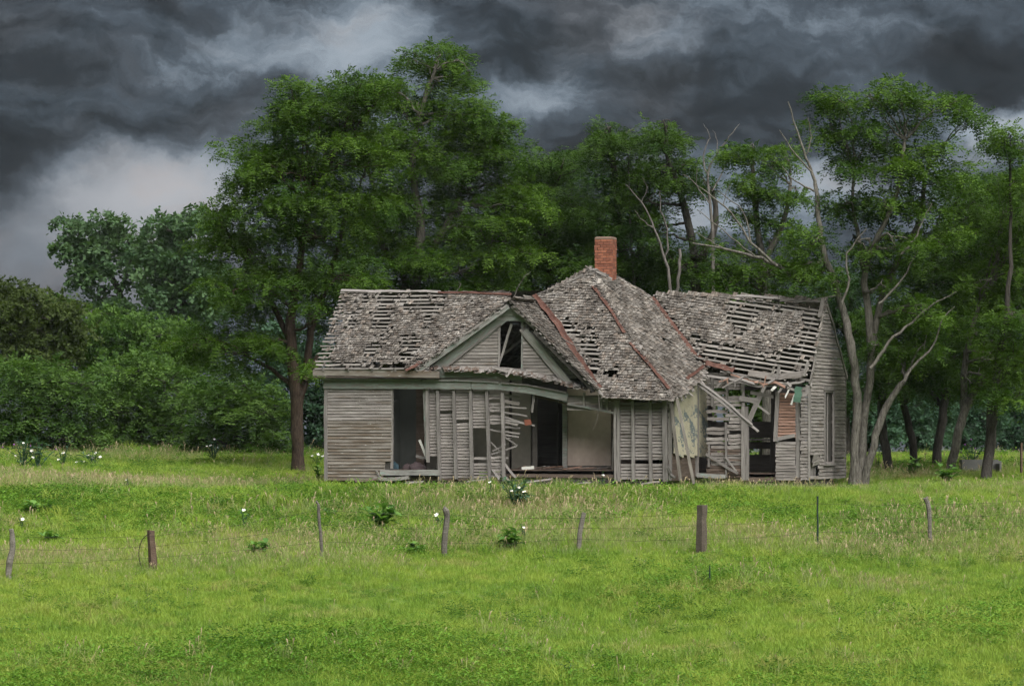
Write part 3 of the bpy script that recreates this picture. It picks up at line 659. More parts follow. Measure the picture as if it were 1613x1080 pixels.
# beams above the openings
def beam(name, pts, w, wid, thick, mat, n=(0, -1, 0)):
    for a, b in zip(pts, pts[1:]): board(FW, name, F(*a, w), F(*b, w), wid, thick, mat, n, 4, .005)
FB = part('eave_trim')
def beamt(name, pts, w, wid, thick, mat, n=(0, -1, 0)):
    # one long board following a sagging line
    P = [F(*p, w) for p in pts]; V = []; Q = []; n_ = Vector(n).normalized()
    P = line(P, 3)
    for i, p in enumerate(P):
        d = (P[min(i+1, len(P)-1)]-P[max(i-1, 0)]).normalized(); z = n_.cross(d).normalized(); z = z if z.z > 0 else -z
        k = random.uniform(.96, 1.04)*wid/2
        V += [p-z*k+n_*thick/2, p-z*k-n_*thick/2, p+z*k-n_*thick/2, p+z*k+n_*thick/2]
    for i in range(len(P)-1):
        for j in range(4): Q.append((i*4+j, i*4+(j+1) % 4, i*4+4+(j+1) % 4, i*4+4+j))
    e = (len(P)-1)*4; Q += [(0, 3, 2, 1), (e, e+1, e+2, e+3)]
    c = sum(P, Vector())/len(P)
    o = link(name, mesh_np(name, [tuple(v-c) for v in V], Q), FB, mat); o.location = c; return o
beamt('frieze_board', [(510, 606), (600, 606), (690, 606.5), (742, 607)], -.05, .23, .05, M['green_trim'])
beamt('frieze_board', [(743, 606.5), (790, 608), (835, 614), (894, 626)], -.056, .22, .05, M['green_trim'])
beamt('frieze_cap', [(508, 598), (600, 598), (664, 598.5)], -.09, .05, .10, M['grey_trim'])
beamt('frieze_cap', [(666, 599), (720, 599), (786, 602)], -.085, .045, .09, M['grey_trim'])
beamt('frieze_cap', [(790, 603), (830, 606), (893, 618)], -.092, .04, .10, M['stud'])
beamt('fascia_board', [(493, 586.5), (560, 586.5), (620, 588), (692, 590)], -.33, .20, .03, M['siding_stained'])
beamt('fascia_board', [(692, 589), (760, 589), (822, 595)], -.10, .20, .03, M['green_trim'])
beamt('soffit_board', [(495, 594), (600, 594), (692, 595)], -.20, .26, .02, M['brown_board'], (0, 0, 1))
for x in (508, 547, 585, 621, 655): board(FB, 'rafter_tail', F(x, 579, -.37), F(x+2, 585, -.35), .05, .05, M['lath'], (0, -1, 0), 1)
FS = part('porch_head')
siding(FS, 894, 969, 622, 646, .10, M['siding'], expo=.09, jit=.006, cond=None)
for x, y0, y1 in ((920, 618, 641), (947, 620, 647), (956, 622, 647)): bpx(FS, 'short_stud', (x, y1), (x, y0), .05, .07, .06, M['stud'])
bpx(FS, 'trim_board', (894, 636), (972, 651), .02, .06, .04, M['grey_trim'])
bpx(FS, 'trim_board', (840, 622), (896, 637), .08, .05, .04, M['brown_board'])
# right front bay
siding(FW, 973, 1048, 633, 755, .12, M['siding'], expo=.095, jl=.01, jr=.01, skip=.02, fill=.82, cond=lambda z, a, b: not (a+.50 < z < a+.75 and random.random() < .3), jit=.009)
for x, xt, wd in ((970, 969, .07), (974.5, 974, .09), (998, 997, .085), (1025.5, 1024, .09), (1047, 1046, .10), (1051, 1050, .05)):
    board(FW, 'stud', F(xt, 630, .03), F(x, 758, .03), wd, .10, M['stud'], (0, -1, 0), 4, .006)
board(FW, 'trim_board', F(968, 660, .06), F(964, 740, .25), .04, .03, M['stud'], (0, -1, 0), 3)
# floor and rooms behind
IN = part('interior')
def slab(parent, name, u0, u1, w0, w1, z0, z1, mat, jit=0):
    V = [(x, y, z) for z in (z0, z1) for x, y in ((u0, w0), (u1, w0), (u1, w1), (u0, w1))]; c = Vector(((u0+u1)/2, (w0+w1)/2, (z0+z1)/2))
    V = [tuple(Vector(v)-c+Vector([random.uniform(-jit, jit) for _ in range(3)])) for v in V]
    o = link(name, mesh_np(name, V, [(0, 3, 2, 1), (4, 5, 6, 7), (0, 1, 5, 4), (1, 2, 6, 5), (2, 3, 7, 6), (3, 0, 4, 7)]), parent, mat); o.location = c; return o
uc = HC1.x-.35
w = .22; k = 0
while w < 5.5:                                  # floorboards
    board(IN, 'floorboard', (.1, w+.07, .30), (uc-.1, w+.07, .30), .136, .03, M['brown_board'], (0, 0, 1), 3, .004); w += .14
def panel(x0, x1, y0, y1, w, mat, th=.06, name='room_wall'):
    a, b = F(x0, y1, w), F(x1, y0, w); return slab(IN, name, a.x, b.x, w, w+th, max(.32, a.z), b.z, mat, .004)
panel(604, 656, 600, 745, 1.7, M['wallpaper']); panel(655.5, 668, 600, 745, 1.3, M['brown_board'], name='door_edge')
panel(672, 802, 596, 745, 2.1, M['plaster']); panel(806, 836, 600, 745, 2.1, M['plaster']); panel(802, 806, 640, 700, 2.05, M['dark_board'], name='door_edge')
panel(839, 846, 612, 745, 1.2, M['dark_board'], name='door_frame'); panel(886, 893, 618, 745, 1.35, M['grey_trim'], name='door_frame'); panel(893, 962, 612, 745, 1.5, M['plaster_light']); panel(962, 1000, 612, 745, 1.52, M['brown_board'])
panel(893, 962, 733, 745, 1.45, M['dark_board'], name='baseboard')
panel(842, 892, 590, 745, 3.4, M['dark_board'])  # dark sheet behind the inner doorway: its darkness is put into the colour
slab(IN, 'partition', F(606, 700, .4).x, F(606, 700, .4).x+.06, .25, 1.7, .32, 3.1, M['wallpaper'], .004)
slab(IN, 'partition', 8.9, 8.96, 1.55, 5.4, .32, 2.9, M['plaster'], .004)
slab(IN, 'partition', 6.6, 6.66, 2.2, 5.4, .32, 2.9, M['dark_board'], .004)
for i in range(40):                             # splinters and fallen plaster on the floor
    x = random.uniform(815, 965); p = F(x, 742, random.uniform(.25, 1.3)); a = random.uniform(-.9, .9); L = random.uniform(.08, .4)
    board(IN, 'broken_board', (p.x-L*math.cos(a), p.y-L*math.sin(a), .33+random.uniform(0, .03)), (p.x+L*math.cos(a), p.y+L*math.sin(a), .34+random.uniform(0, .09)), random.uniform(.03, .1), .015, random.choice([M['brown_board'], M['stud'], M['red_board'], M['siding']]), (0, 0, 1), 1, .004)
bpx(IN, 'white_board', (822, 737), (841, 736), .3, .09, .05, M['white_chip'])
bpx(IN, 'broken_board', (661, 692), (672, 722), .3, .07, .02, M['white_chip'], ragged=.03)
bpx(IN, 'broken_board', (655, 718), (671, 721), .35, .08, .02, M['stud'])
bpx(FW, 'sill_beam', (770, 748), (968, 750), .18, .10, .12, M['brown_board'], jit=.01)
a_, b_ = F(516, 755, .03), F(615, 613, .03); slab(FW, 'sheathing', a_.x, b_.x, .025, .045, .1, b_.z, M['dark_board'])
# ---- the front gable
GW = part('gable_wall')
gapex = F(803, 486, -.05); gl = F(676, 581, -.05); grr = F(922, 606, -.05)
z = gl.z-.25
wl, wr_, wt, wb = F(786, 540, -.05).x, F(822, 540, -.05).x, F(803, 505, -.05).z, F(803, 580, -.05).z
while z < gapex.z-.05:
    uL = gl.x+(gapex.x-gl.x)*max(0, (z-gl.z))/(gapex.z-gl.z); uR = grr.x+(gapex.x-grr.x)*max(0, (z-grr.z))/(gapex.z-grr.z)
    segs = [(uL, wl), (wr_, uR)] if wb < z < wt else [(uL, uR)]
    for a, b_ in segs:
        if b_-a > .05: board(GW, 'clapboard', (a, -.05, z), (b_, -.05, z+random.gauss(0, .003)), .095, .014, M['siding'], (0, -1, 0), 3, .003, wedge=.022)
    z += .102
for lx, rx in ((0, 1), (1, 0)):
    P3 = [Vector((gl.x+.12, -.02, gl.z)), Vector((wl, -.02, gl.z)), Vector((wl, -.02, gl.z+(wl-gl.x)*(gapex.z-gl.z)/(gapex.x-gl.x)-.12))] if lx == 0 else [Vector((wr_, -.02, grr.z)), Vector((grr.x-.12, -.02, grr.z)), Vector((wr_, -.02, grr.z+(grr.x-wr_)*(gapex.z-grr.z)/(grr.x-gapex.x)-.12))]
    V = [tuple(p) for p in P3]+[tuple(p+Vector((0, .02, 0))) for p in P3]; link('sheathing', mesh_np('sheathing', V, [(0, 1, 4, 3), (1, 2, 5, 4), (2, 0, 3, 5)], [(0, 2, 1), (3, 4, 5)]), GW, M['dark_board'])
WN = part('gable_window')
bpx(WN, 'window_jamb', (785, 582), (787, 503), -.07, .05, .05, M['stud']); bpx(WN, 'window_jamb', (822, 584), (823, 503), -.07, .05, .05, M['grey_trim'])
bpx(WN, 'window_head', (782, 498), (827, 500), -.09, .24, .04, M['grey_trim']); bpx(WN, 'window_sill', (779, 579), (828, 584), -.09, .07, .10, M['stud'])
bpx(WN, 'broken_board', (786, 574), (806, 510), .05, .07, .03, M['stud'])
bpx(WN, 'broken_board', (790, 560), (822, 535), .9, .08, .03, M['lath']); bpx(WN, 'broken_board', (797, 545), (822, 520), 1.4, .06, .03, M['lath'])
GT = part('gable_trim')
def rake(name, a, b, w, wid, th, mat): board(GT, name, F(*a, w), F(*b, w), wid, th, mat, (0, -1, 0), 5, .006, .02)
rake('rake_board', (660, 584), (802, 482), -.30, .13, .04, M['grey_trim']); rake('rake_frieze', (684, 584), (801, 493), -.09, .34, .03, M['green_trim'])
rake('rake_trim', (700, 580), (788, 511), -.11, .06, .04, M['stud'])
rake('rake_frieze', (826, 520), (900, 607), -.13, .19, .03, M['grey_trim']); rake('rake_trim', (819, 519), (890, 605), -.12, .07, .03, M['stud'])
rake('rake_board', (806, 482), (918, 590), -.28, .10, .04, M['siding']); rake('rake_board', (812, 488), (936, 612), -.25, .06, .03, M['brown_board'])
bpx(GT, 'apex_board', (791, 491), (814, 491), -.12, .22, .03, M['green_trim'])
for i in range(46):                            # shingle butts and splinters along both rakes
    t = random.random(); s = random.random() < .6
    a = (804+(940-804)*t, 476+(612-476)*t) if s else (803-(803-655)*t, 474+(582-474)*t)
    L = random.uniform(6, 22)*(1 if s else -1)
    sl = .98 if s else -.73
    board(GT, 'loose_shingle', F(a[0], a[1]+random.uniform(-2, 5), -.38+random.uniform(0, .1)), F(a[0]+L, a[1]+abs(L)*abs(sl)+random.uniform(-2, 3), -.36+random.uniform(0, .1)), random.uniform(.025, .06), .012, random.choice([M['lath'], M['stud'], M['siding']]), (0, -1, .3), 2, .006, .02)
# the little pent roof under the gable: drooping shingle strip
PR = part('pent_roof'); PT = [(656, 577), (720, 578), (780, 580), (830, 586), (870, 595), (938, 611)]
def pent(t):
    x = PT[0][0]+(PT[-1][0]-PT[0][0])*t
    for a, b in zip(PT, PT[1:]):
        if a[0] <= x <= b[0]: return x, a[1]+(b[1]-a[1])*(x-a[0])/(b[0]-a[0])
    return PT[-1]
for i in range(8): a, b_ = pent(i/8), pent((i+1)/8); board(PR, 'pent_board', F(a[0], a[1]-1, -.08), F(b_[0], b_[1]-1, -.08), .16, .03, M['lath'], (0, -.5, 1), 2, .01)
for i in range(170):
    x, y = pent(random.random()); 
    if 690 < x < 700: continue
    p = F(x, y-1, -.06+random.uniform(-.05, .02)); q = F(x+random.uniform(-2, 3), y+random.uniform(3, 8.5), -.34)
    board(PR, 'shingle', p, q, random.uniform(.06, .15), .012, random.choice([M['lath'], M['siding'], M['brown_board'], M['stud']]), (0, -.6, 1), 2, .008, .03)
board(PR, 'broken_board', F(797, 594, -.4), F(806, 581, -.3), .08, .03, M['stud'], (0, -1, .5), 2, .004, .03); board(PR, 'broken_board', F(775, 578, -.3), F(800, 586, -.4), .06, .03, M['stud'], (0, -1, .5))
for x, y, dx, dy_ in ((560, 758, 34, 2), (640, 760, 26, -3), (735, 759, 30, 3), (830, 760, 40, -2), (905, 762, 24, 4), (1010, 762, 28, -3), (590, 756, 10, -12), (925, 757, 14, -9)):
    p, q = F(x, y, -.35), F(x+dx, y+dy_, -.55); p.z = max(-.1, min(p.z, .05)); q.z = p.z+random.uniform(-.02, .12)
    board(HOUSE, 'fallen_board', p, q, random.uniform(.07, .13), .02, random.choice([M['siding'], M['stud'], M['brown_board']]), (0, -.6, 1), 3, .008, .04)
# ---- right side wall of the main block and the leaning boards
SW = part('side_wall')
for i, (a, b_) in enumerate(((1062, 1076), (1076.3, 1093), (1093.3, 1114))):
    pa, pb = FU(a, 690, uc), FU(b_, 690, uc); z0 = .55+.22*i*.3; z1 = 2.62+.3*i
    V = [(uc, pa.y, z0+.25-.1*i), (uc, pb.y, z0+.12-.08*i), (uc, pb.y, z1+.28), (uc, pa.y, z1)]; V = [Vector(v) for v in V]; c = sum(V, Vector())/4
    VV = [tuple(v-c+Vector((d, 0, 0))) for d in (.02, -.02) for v in V]
    o = link('plaster_panel', mesh_np('plaster_panel', VV, [(0, 1, 2, 3), (7, 6, 5, 4), (0, 4, 5, 1), (1, 5, 6, 2), (2, 6, 7, 3), (3, 7, 4, 0)]), SW, M['peeling']); o.location = c
zz = .05
while zz < .75: board(SW, 'clapboard', (uc-.06, .05, zz), (uc-.06, WS, zz), .11, .018, M['brown_board'], (1, 0, -.17), 3, .006); zz += .1
zz = .45
while zz < 2.5:
    if random.random() > .12: board(SW, 'clapboard', (uc-.05, .03, zz), (uc-.05, random.uniform(.75, 1.1), zz), .10, .018, M['siding'], (1, 0, -.17), 2, .008, .03)
    zz += .095
board(SW, 'leaning_board', F(1057, 637, -.05), F(1072, 757, -.35), .10, .05, M['old_post'], (.3, -1, 0), 4, .008); board(SW, 'leaning_board', F(1066, 628, -.1), F(1093, 762, -.5), .09, .05, M['old_post'], (.3, -1, 0), 4, .008)
board(SW, 'post', F(1055.5, 634, .05), F(1056, 756, .05), .08, .08, M['stud']); board(SW, 'post', (uc, WS-.1, .1), (uc, WS-.1, 3.3), .09, .09, M['stud'])
for x0, y0, x1, y1 in ((1052, 742, 1064, 752), (1060, 752, 1052, 735)): board(SW, 'broken_board', F(x0, y0, .0), F(x1, y1, -.1), .06, .03, M['stud'])
# eave of the right slope: dangling broken ends
for i in range(26):
    t = random.random(); p = HC1+(HC2-HC1)*t+Vector((random.uniform(-.12, .05), 0, random.uniform(-.05, .04)))
    board(SW, 'broken_board', p, p+Vector((random.uniform(.05, .22), random.uniform(-.25, .3), random.uniform(-.25, .02))), random.uniform(.03, .08), .015, random.choice([M['lath'], M['stud'], M['siding']]), (1, -.5, .6), 2, .008, .02)
# ---- right wing
RW = part('right_front_wall')
sR = lambda x0, x1, y0, y1, mat=M['siding'], **k: siding(RW, x0, x1, y0, y1, WS, mat, **k)
sR(1113, 1144, 588, 621, skip=.05, jit=.008); sR(1144, 1172, 591, 614, skip=.05, jit=.008)
def rag(z, a, b): return random.random() > .16
sR(1113, 1146, 624, 705, expo=.105, jr=.08, jit=.014, cond=rag); sR(1146, 1172, 622, 705, expo=.105, jl=.08, jit=.014, cond=rag); sR(1113, 1172, 705, 752, M['brown_board'], expo=.1, jit=.012, cond=rag); sR(1120, 1170, 702, 738, expo=.1, jit=.01, skip=.3)
for x, xt, y0, y1, wd in ((1122, 1122, 588, 640, .07), (1145, 1145, 590, 645, .07), (1171, 1170, 596, 640, .08), (1171.5, 1170.5, 640, 756, .11), (1177, 1176, 640, 756, .11), (1144, 1144, 665, 752, .05), (1117, 1117, 700, 735, .05)):
    board(RW, 'stud', F(xt, y0, WS-.06), F(x, y1, WS-.06), wd, .09, M['stud'])
for x0, y0, x1, y1, wd in ((1112, 715, 1162, 746, .07), (1142, 720, 1160, 742, .05), (1204, 608, 1180, 662, .15), (1176, 626, 1212, 652, .06), (1182, 618, 1218, 625, .1), (1165, 627, 1196, 632, .16)):
    board(RW, 'brace', F(x0, y0, WS-.12), F(x1, y1, WS-.12), wd, .03, M['stud'])
sR(1224, 1253, 619, 689, M['red_board'], expo=.09, jit=.008); sR(1222, 1253, 693, 756, expo=.09, jit=.006); sR(1261, 1273, 608, 756, expo=.10, jit=.008, jl=.02); 
bpx(RW, 'brace', (1221, 692), (1252, 685), WS-.06, .11, .03, M['stud']); bpx(RW, 'stud', (1225, 616), (1221, 695), WS-.08, .12, .06, M['stud']); bpx(RW, 'stud', (1257, 615), (1257, 754), WS+.08, .14, .06, M['stud'])
bpx(RW, 'corner_board', (1274, 607), (1274.5, 757), WS-.03, .05, .03, M['stud'])
bpx(RW, 'sill_beam', (1098, 748), (1142, 750), 2.0, .12, .10, M['grey_trim']); bpx(RW, 'sill_beam', (1142, 754), (1262, 756), WS+.1, .14, .14, M['brown_board'])
# rear wall of the right wing with slots the green shows through
RB = part('right_rear_wall'); wr2 = WS+3.7
for y in (600, 617, 640 if False else 606): pass
for y0, y1 in ((664, 689), (696, 706), (716, 752)):
    za, zb = F(1200, y1, wr2).z, F(1200, y0, wr2).z; n_ = max(1, int((zb-za)/.16))
    for i in range(n_): zc = za+(i+.5)*(zb-za)/n_; board(RB, 'wall_board', (uc-1.5, wr2, zc), (UE, wr2, zc), (zb-za)/n_*1.04, .02, M['dark_board'], (0, -1, 0), 2, .003)
board(RB, 'wall_board', F(1165, 611, wr2), F(1222, 611, wr2), .12, .03, M['dark_board']); board(RB, 'wall_board', F(1165, 692, wr2-.1), F(1222, 692, wr2-.1), .05, .03, M['stud']); board(RB, 'stud', F(1220, 600, wr2-.5), F(1217, 752, wr2-.5), .2, .05, M['dark_board'])
slab(RB, 'partition', F(1228, 700, WS+.3).x, F(1228, 700, WS+.3).x+.05, WS+.2, wr2-.1, .2, 2.9, M['dark_board'])
slab(RB, 'partition', uc-.5, uc-.45, WS+.2, wr2-.1, .2, 3.3, M['dark_board'])
w = WS+.15
while w < wr2: board(RB, 'floorboard', (uc-.4, w+.07, .18), (UE-.1, w+.07, .18), .136, .03, M['brown_board'], (0, 0, 1), 2, .004); w += .14
board(RW, 'skirt_board', (uc+.2, WS+.1, -.15), (UE-.05, WS+.1, -.15), .36, .03, M['dark_board']); board(RW, 'skirt_board', (UE-.03, WS+.2, -.15), (UE-.03, WS+3.7, -.15), .36, .03, M['dark_board'], (1, 0, 0))
# right wing: sagging eave and hanging bits
RV = part('right_eave')
for pts, wid, mat in (([(1104, 592), (1148, 596), (1195, 609), (1240, 606), (1268, 600)], .07, 'stud'), ([(1140, 583), (1180, 596), (1210, 603), (1262, 604)], .05, 'lath'), ([(1178, 588), (1225, 594), (1270, 588)], .20, 'siding'), ([(1150, 588), (1185, 600), (1215, 606)], .06, 'red_board')):
    P_ = [F(*p, WS-.34+random.uniform(-.05, .05)) for p in pts]
    for a, b_ in zip(P_, P_[1:]): board(RV, 'eave_board', a, b_, wid, .025, M[mat], (0, -1, .3), 3, .01, .03)
for x0, y0, x1, y1, wd, mt in ((1206, 607, 1201, 617, .10, 'stud'), (1222, 608, 1214, 616, .08, 'white_chip'), (1233, 609, 1226, 618, .07, 'stud'), (1243, 613, 1237, 626, .05, 'white_chip'), (1252, 620, 1246, 638, .055, 'white_chip'), (1240, 610, 1262, 618, .08, 'lath'), (1256, 624, 1272, 620, .1, 'stud'),
                               (1228, 575, 1224, 598, .08, 'stud'), (1273, 570, 1266, 592, .09, 'stud'), (1219, 578, 1216, 590, .06, 'lath'), (1272, 606, 1272, 622, .10, 'stud')):
    board(RV, 'hanging_board', F(x0, y0, WS-.4), F(x1, y1, WS-.42), wd, .02, M[mt], (0, -1, .2), 2, .008, .03)
bpx(RV, 'roofing_scrap', (1259, 608), (1256, 632), WS-.45, .22, .012, M['green_felt'], seg=4, jit=.02, ragged=.04)
for i in range(16):
    x = random.uniform(1130, 1268); board(RV, 'broken_board', F(x, 592+random.uniform(0, 14), WS-.4), F(x+random.uniform(-22, 22), 596+random.uniform(0, 16), WS-.42), random.uniform(.03, .08), .015, random.choice([M['lath'], M['stud'], M['red_board']]), (0, -1, .5), 2, .01, .03)
# fallen poles that lean out from the corner
for a, b_, wd in (((1100, 605), (1194, 678), .075), ((1102, 600), (1186, 668), .06), ((1118, 618), (1190, 676), .04)):
    board(RV, 'fallen_pole', F(a[0], a[1], 2.6), F(b_[0], b_[1], 2.1), wd, .05, M['stud'], (0, -1, .4), 5, .012, .04)
# ---- right gable end
GE = part('right_end_wall'); pf = FU(1274, 700, UE).y; pr_ = FU(1330, 700, UE).y; pm = FU(1298, 474, UE)
ef, er = FU(1273, 602, UE).z, FU(1330, 592, UE).z; pm.y = min(max(pm.y, pf+.8), pr_-.8)
wa, wb2, wz0, wz1 = FU(1297, 700, UE).y, FU(1310, 700, UE).y, FU(1303, 727, UE).z, FU(1303, 617, UE).z
z = .06
while z < pm.z-.05:
    a = pf if z < ef else pf+(pm.y-pf)*(z-ef)/(pm.z-ef); b_ = pr_ if z < er else pr_-(pr_-pm.y)*(z-er)/(pm.z-er)
    if z < .75 and z > .1: a = pf+random.uniform(1.1, 1.6)
    segs = [(a, wa), (wb2, b_)] if wz0 < z < wz1 else [(a, b_)]
    for s0, s1 in segs:
        if s1-s0 > .1: board(GE, 'clapboard', (UE+.02, s0, z), (UE+.02, s1, z+random.gauss(0, .008)), .098, .014, M['siding'], (1, 0, 0), 4, .006, .01, wedge=.024)
    z += .106
slab(GE, 'sheathing', UE-.03, UE-.01, pf+.05, wa-.05, .8, ef, M['dark_board']); slab(GE, 'sheathing', UE-.03, UE-.01, wb2+.05, pr_-.05, .1, er, M['dark_board'])
for zz in (.25, .36, .47, .58): board(GE, 'clapboard', (UE+.03, pf+random.uniform(.35, .5), zz+.22), (UE+.03, pf+1.3, zz+.26), .12, .018, M['siding'], (1, 0, -.2), 2, .01, .03)
for yy in (pf+.1, pf+.55, pf+.8, pf+1.1): board(GE, 'stud', (UE-.08, yy, 0), (UE-.08, yy, 1.0), .09, .06, M['stud'], (1, 0, 0))
for s0 in (wa-.05, wb2+.05): board(GE, 'window_frame', (UE+.05, s0, wz0-.05), (UE+.05, s0, wz1+.1), .13, .04, M['stud'], (1, 0, 0))
board(GE, 'window_frame', (UE+.055, wa-.2, wz1+.1), (UE+.055, wb2+.2, wz1+.1), .12, .05, M['stud'], (1, 0, 0)); board(GE, 'window_sill', (UE+.06, wa-.2, wz0-.08), (UE+.06, wb2+.2, wz0-.08), .08, .08, M['stud'], (1, 0, 0))
board(GE, 'window_board', (UE-.03, (wa+wb2)/2, wz0), (UE-.03, (wa+wb2)/2, wz1), abs(wb2-wa)+.1, .02, M['dark_board'], (1, 0, 0)); board(GE, 'window_bar', (UE, (wa+wb2)/2, wz0), (UE, (wa+wb2)/2, wz1), .06, .03, M['stud'], (1, 0, 0))
board(GE, 'corner_board', (UE+.04, pr_-.02, .05), (UE+.04, pr_-.02, er), .10, .03, M['stud'], (1, 0, 0)); board(GE, 'corner_board', (UE+.04, pf+.03, .9), (UE+.04, pf+.03, ef), .08, .03, M['stud'], (1, 0, 0))
for s0, z0_, s1, z1_ in ((pf-.1, ef-.05, pm.y, pm.z+.06), (pm.y, pm.z+.06, pr_+.15, er-.05)): board(GE, 'rake_board', (UE+.06, s0, z0_), (UE+.06, s1, z1_), .13, .03, M['lath'], (1, 0, 0), 6, .015, .04)
for i in range(14):
    t = random.random(); p = Vector((UE+.05, pf+(pm.y-pf)*t, ef+(pm.z-ef)*t)); board(GE, 'broken_board', p, p+Vector((random.uniform(-.2, .12), random.uniform(-.2, .2), random.uniform(-.3, .1))), random.uniform(.03, .09), .02, random.choice([M['lath'], M['stud']]), (1, -.5, .3), 2, .01, .03)
board(GE, 'broken_board', F(1252, 476, WS+1.9), F(1316, 466, WS+1.9), .03, .03, M['lath']); board(GE, 'broken_board', F(1296, 470, WS+1.8), F(1291, 500, WS+1.5), .12, .03, M['lath'], (0, -1, .3), 3, .02, .04)
# ---- closed back and left sides
LW = part('left_end_wall'); z = .06
while z < LT.z-.1:
    a = 0.02 if z < 3.2 else .02+2.8*(z-3.2)/(LT.z-3.2); b_ = 5.65 if z < 3.2 else 5.65-2.85*(z-3.2)/(LT.z-3.2)
    board(LW, 'clapboard', (-.03, b_, z), (-.03, a, z), .098, .014, M['siding'], (-1, 0, 0), 3, .004, wedge=.022); z += .106
BW = part('rear_wall'); z = .1
while z < 3.1:
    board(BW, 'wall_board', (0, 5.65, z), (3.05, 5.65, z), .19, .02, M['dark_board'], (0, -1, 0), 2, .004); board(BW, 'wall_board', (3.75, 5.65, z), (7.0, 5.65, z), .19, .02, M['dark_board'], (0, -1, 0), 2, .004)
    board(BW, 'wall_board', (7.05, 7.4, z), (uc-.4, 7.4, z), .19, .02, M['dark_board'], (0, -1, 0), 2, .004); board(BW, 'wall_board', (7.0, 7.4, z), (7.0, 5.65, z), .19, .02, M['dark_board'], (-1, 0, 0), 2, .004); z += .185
# ---- chimney
CH = part('chimney'); cb = F(954, 440, 4.3); cw = .57; cz1 = F(954, 374, 4.3).z; cz0 = F(954, 462, 4.3).z
slab(CH, 'mortar_core', cb.x-cw/2+.012, cb.x+cw/2-.012, cb.y-.20, cb.y+.20, cz0-1.2, cz1-.03, M['mortar'])
bh, bl, mj = .072, .195, .011; z = cz0-.55; row = 0
def brick_mesh(l, d, h):
    V = [(x*l/2, y*d/2, zz*h/2) for zz in (-1, 1) for x, y in ((-1, -1), (1, -1), (1, 1), (-1, 1))]; V = [tuple(c+random.uniform(-.003, .003) for c in v) for v in V]
    return mesh_np('brick', V, [(0, 3, 2, 1), (4, 5, 6, 7), (0, 1, 5, 4), (1, 2, 6, 5), (2, 3, 7, 6), (3, 0, 4, 7)])
BM = {}
def brick(c, l, d):
    key = (round(l, 2), d, random.randrange(4))
    if key not in BM: BM[key] = brick_mesh(l, d, bh); BM[key].materials.append(M['brick'])
    o = link('brick', BM[key], CH); o.location = Vector(c)+Vector((random.uniform(-.004, .004), random.uniform(-.005, .005), 0)); o.rotation_euler = (0, 0, random.gauss(0, .012))
while z < cz1-.05:
    out = .006 if cz1-.38 < z < cz1-.27 else 0
    for side in (-1, 1):
        a = cb.x-cw/2-out; first = bl/2 if row % 2 else bl; 
        while a < cb.x+cw/2+out-.02:
            l = min(first, cb.x+cw/2+out-a); first = bl
            brick((a+l/2, cb.y+side*(.20+out), z), l-mj, .09); a += l
        y0 = cb.y-.20+.055; 
        for q in range(2): brick((cb.x+side*(cw/2-.045+out), y0+.075+q*.15, z), .09, .14) if True else None
    z += bh+mj; row += 1
V = []; 
for zz, k in ((0, .97), (.03, .98), (.07, .92), (.085, .75)): V += [(x*k*(cw/2+.005), y*k*.255, zz) for x, y in ((-1, -1), (1, -1), (1, 1), (-1, 1))]
Q = [(i*4+j, i*4+(j+1) % 4, i*4+4+(j+1) % 4, i*4+4+j) for i in range(3) for j in range(4)]+[(12, 13, 14, 15)]
o = link('chimney_cap', mesh_np('chimney_cap', V, Q), CH, M['cap']); o.location = (cb.x, cb.y, cz1-.07)
for i in range(12):                              # splintered boards round the top of the hip
    x = random.uniform(905, 975); y = 423+max(0, (x-930))*.72+max(0, 930-x)*.45
    board(HOUSE, 'ridge_splinter', F(x, y+random.uniform(-2, 3), 3.4), F(x+random.uniform(6, 26), y+random.uniform(0, 15), 3.4), random.uniform(.04, .09), .02, random.choice([M['lath'], M['dark_board'], M['stud']]), (0, -1, .5), 2, .01, .03)
for pts in ([(848, 466), (868, 457), (895, 445), (918, 432)], ): 
    for a, b_ in zip(pts, pts[1:]): board(HOUSE, 'ridge_board', F(*a, 3.0), F(*b_, 3.2), .08, .03, M['lath'], (0, -1, .6), 2, .01)

# ------------------------------------------------------------------ fallen twigs and vines on the roof
def tube_np(pts, radii, sides=6):
    pts = [Vector(p) for p in pts]; V, Q = [], []; n = len(pts); prev = None
    for i, p in enumerate(pts):
        d = (pts[min(i+1, n-1)]-pts[max(i-1, 0)]).normalized(); ref = Vector((0, 1, 0)) if abs(d.y) < .9 else Vector((1, 0, 0))
        a = d.cross(ref).normalized(); b_ = d.cross(a)
        for k in range(sides):
            t = 2*math.pi*k/sides; rr = radii[i]; V.append(tuple(p+a*math.cos(t)*rr+b_*math.sin(t)*rr))
    for i in range(n-1):
        for k in range(sides): Q.append((i*sides+k, i*sides+(k+1) % sides, (i+1)*sides+(k+1) % sides, (i+1)*sides+k))
    return V, Q
def smooth_path(pts, k=4, jit=0.0):
    P = [Vector(p) for p in pts]; out = []
    for i in range(len(P)-1):
        p0, p1, p2, p3 = P[max(i-1, 0)], P[i], P[i+1], P[min(i+2, len(P)-1)]
        for j in range(k):
            t = j/k; out.append(.5*((2*p1)+(p2-p0)*t+(2*p0-5*p1+4*p2-p3)*t*t+(3*p1-p0-3*p2+p3)*t**3)+Vector([random.gauss(0, jit) for _ in range(3)]))
    return out+[P[-1]]
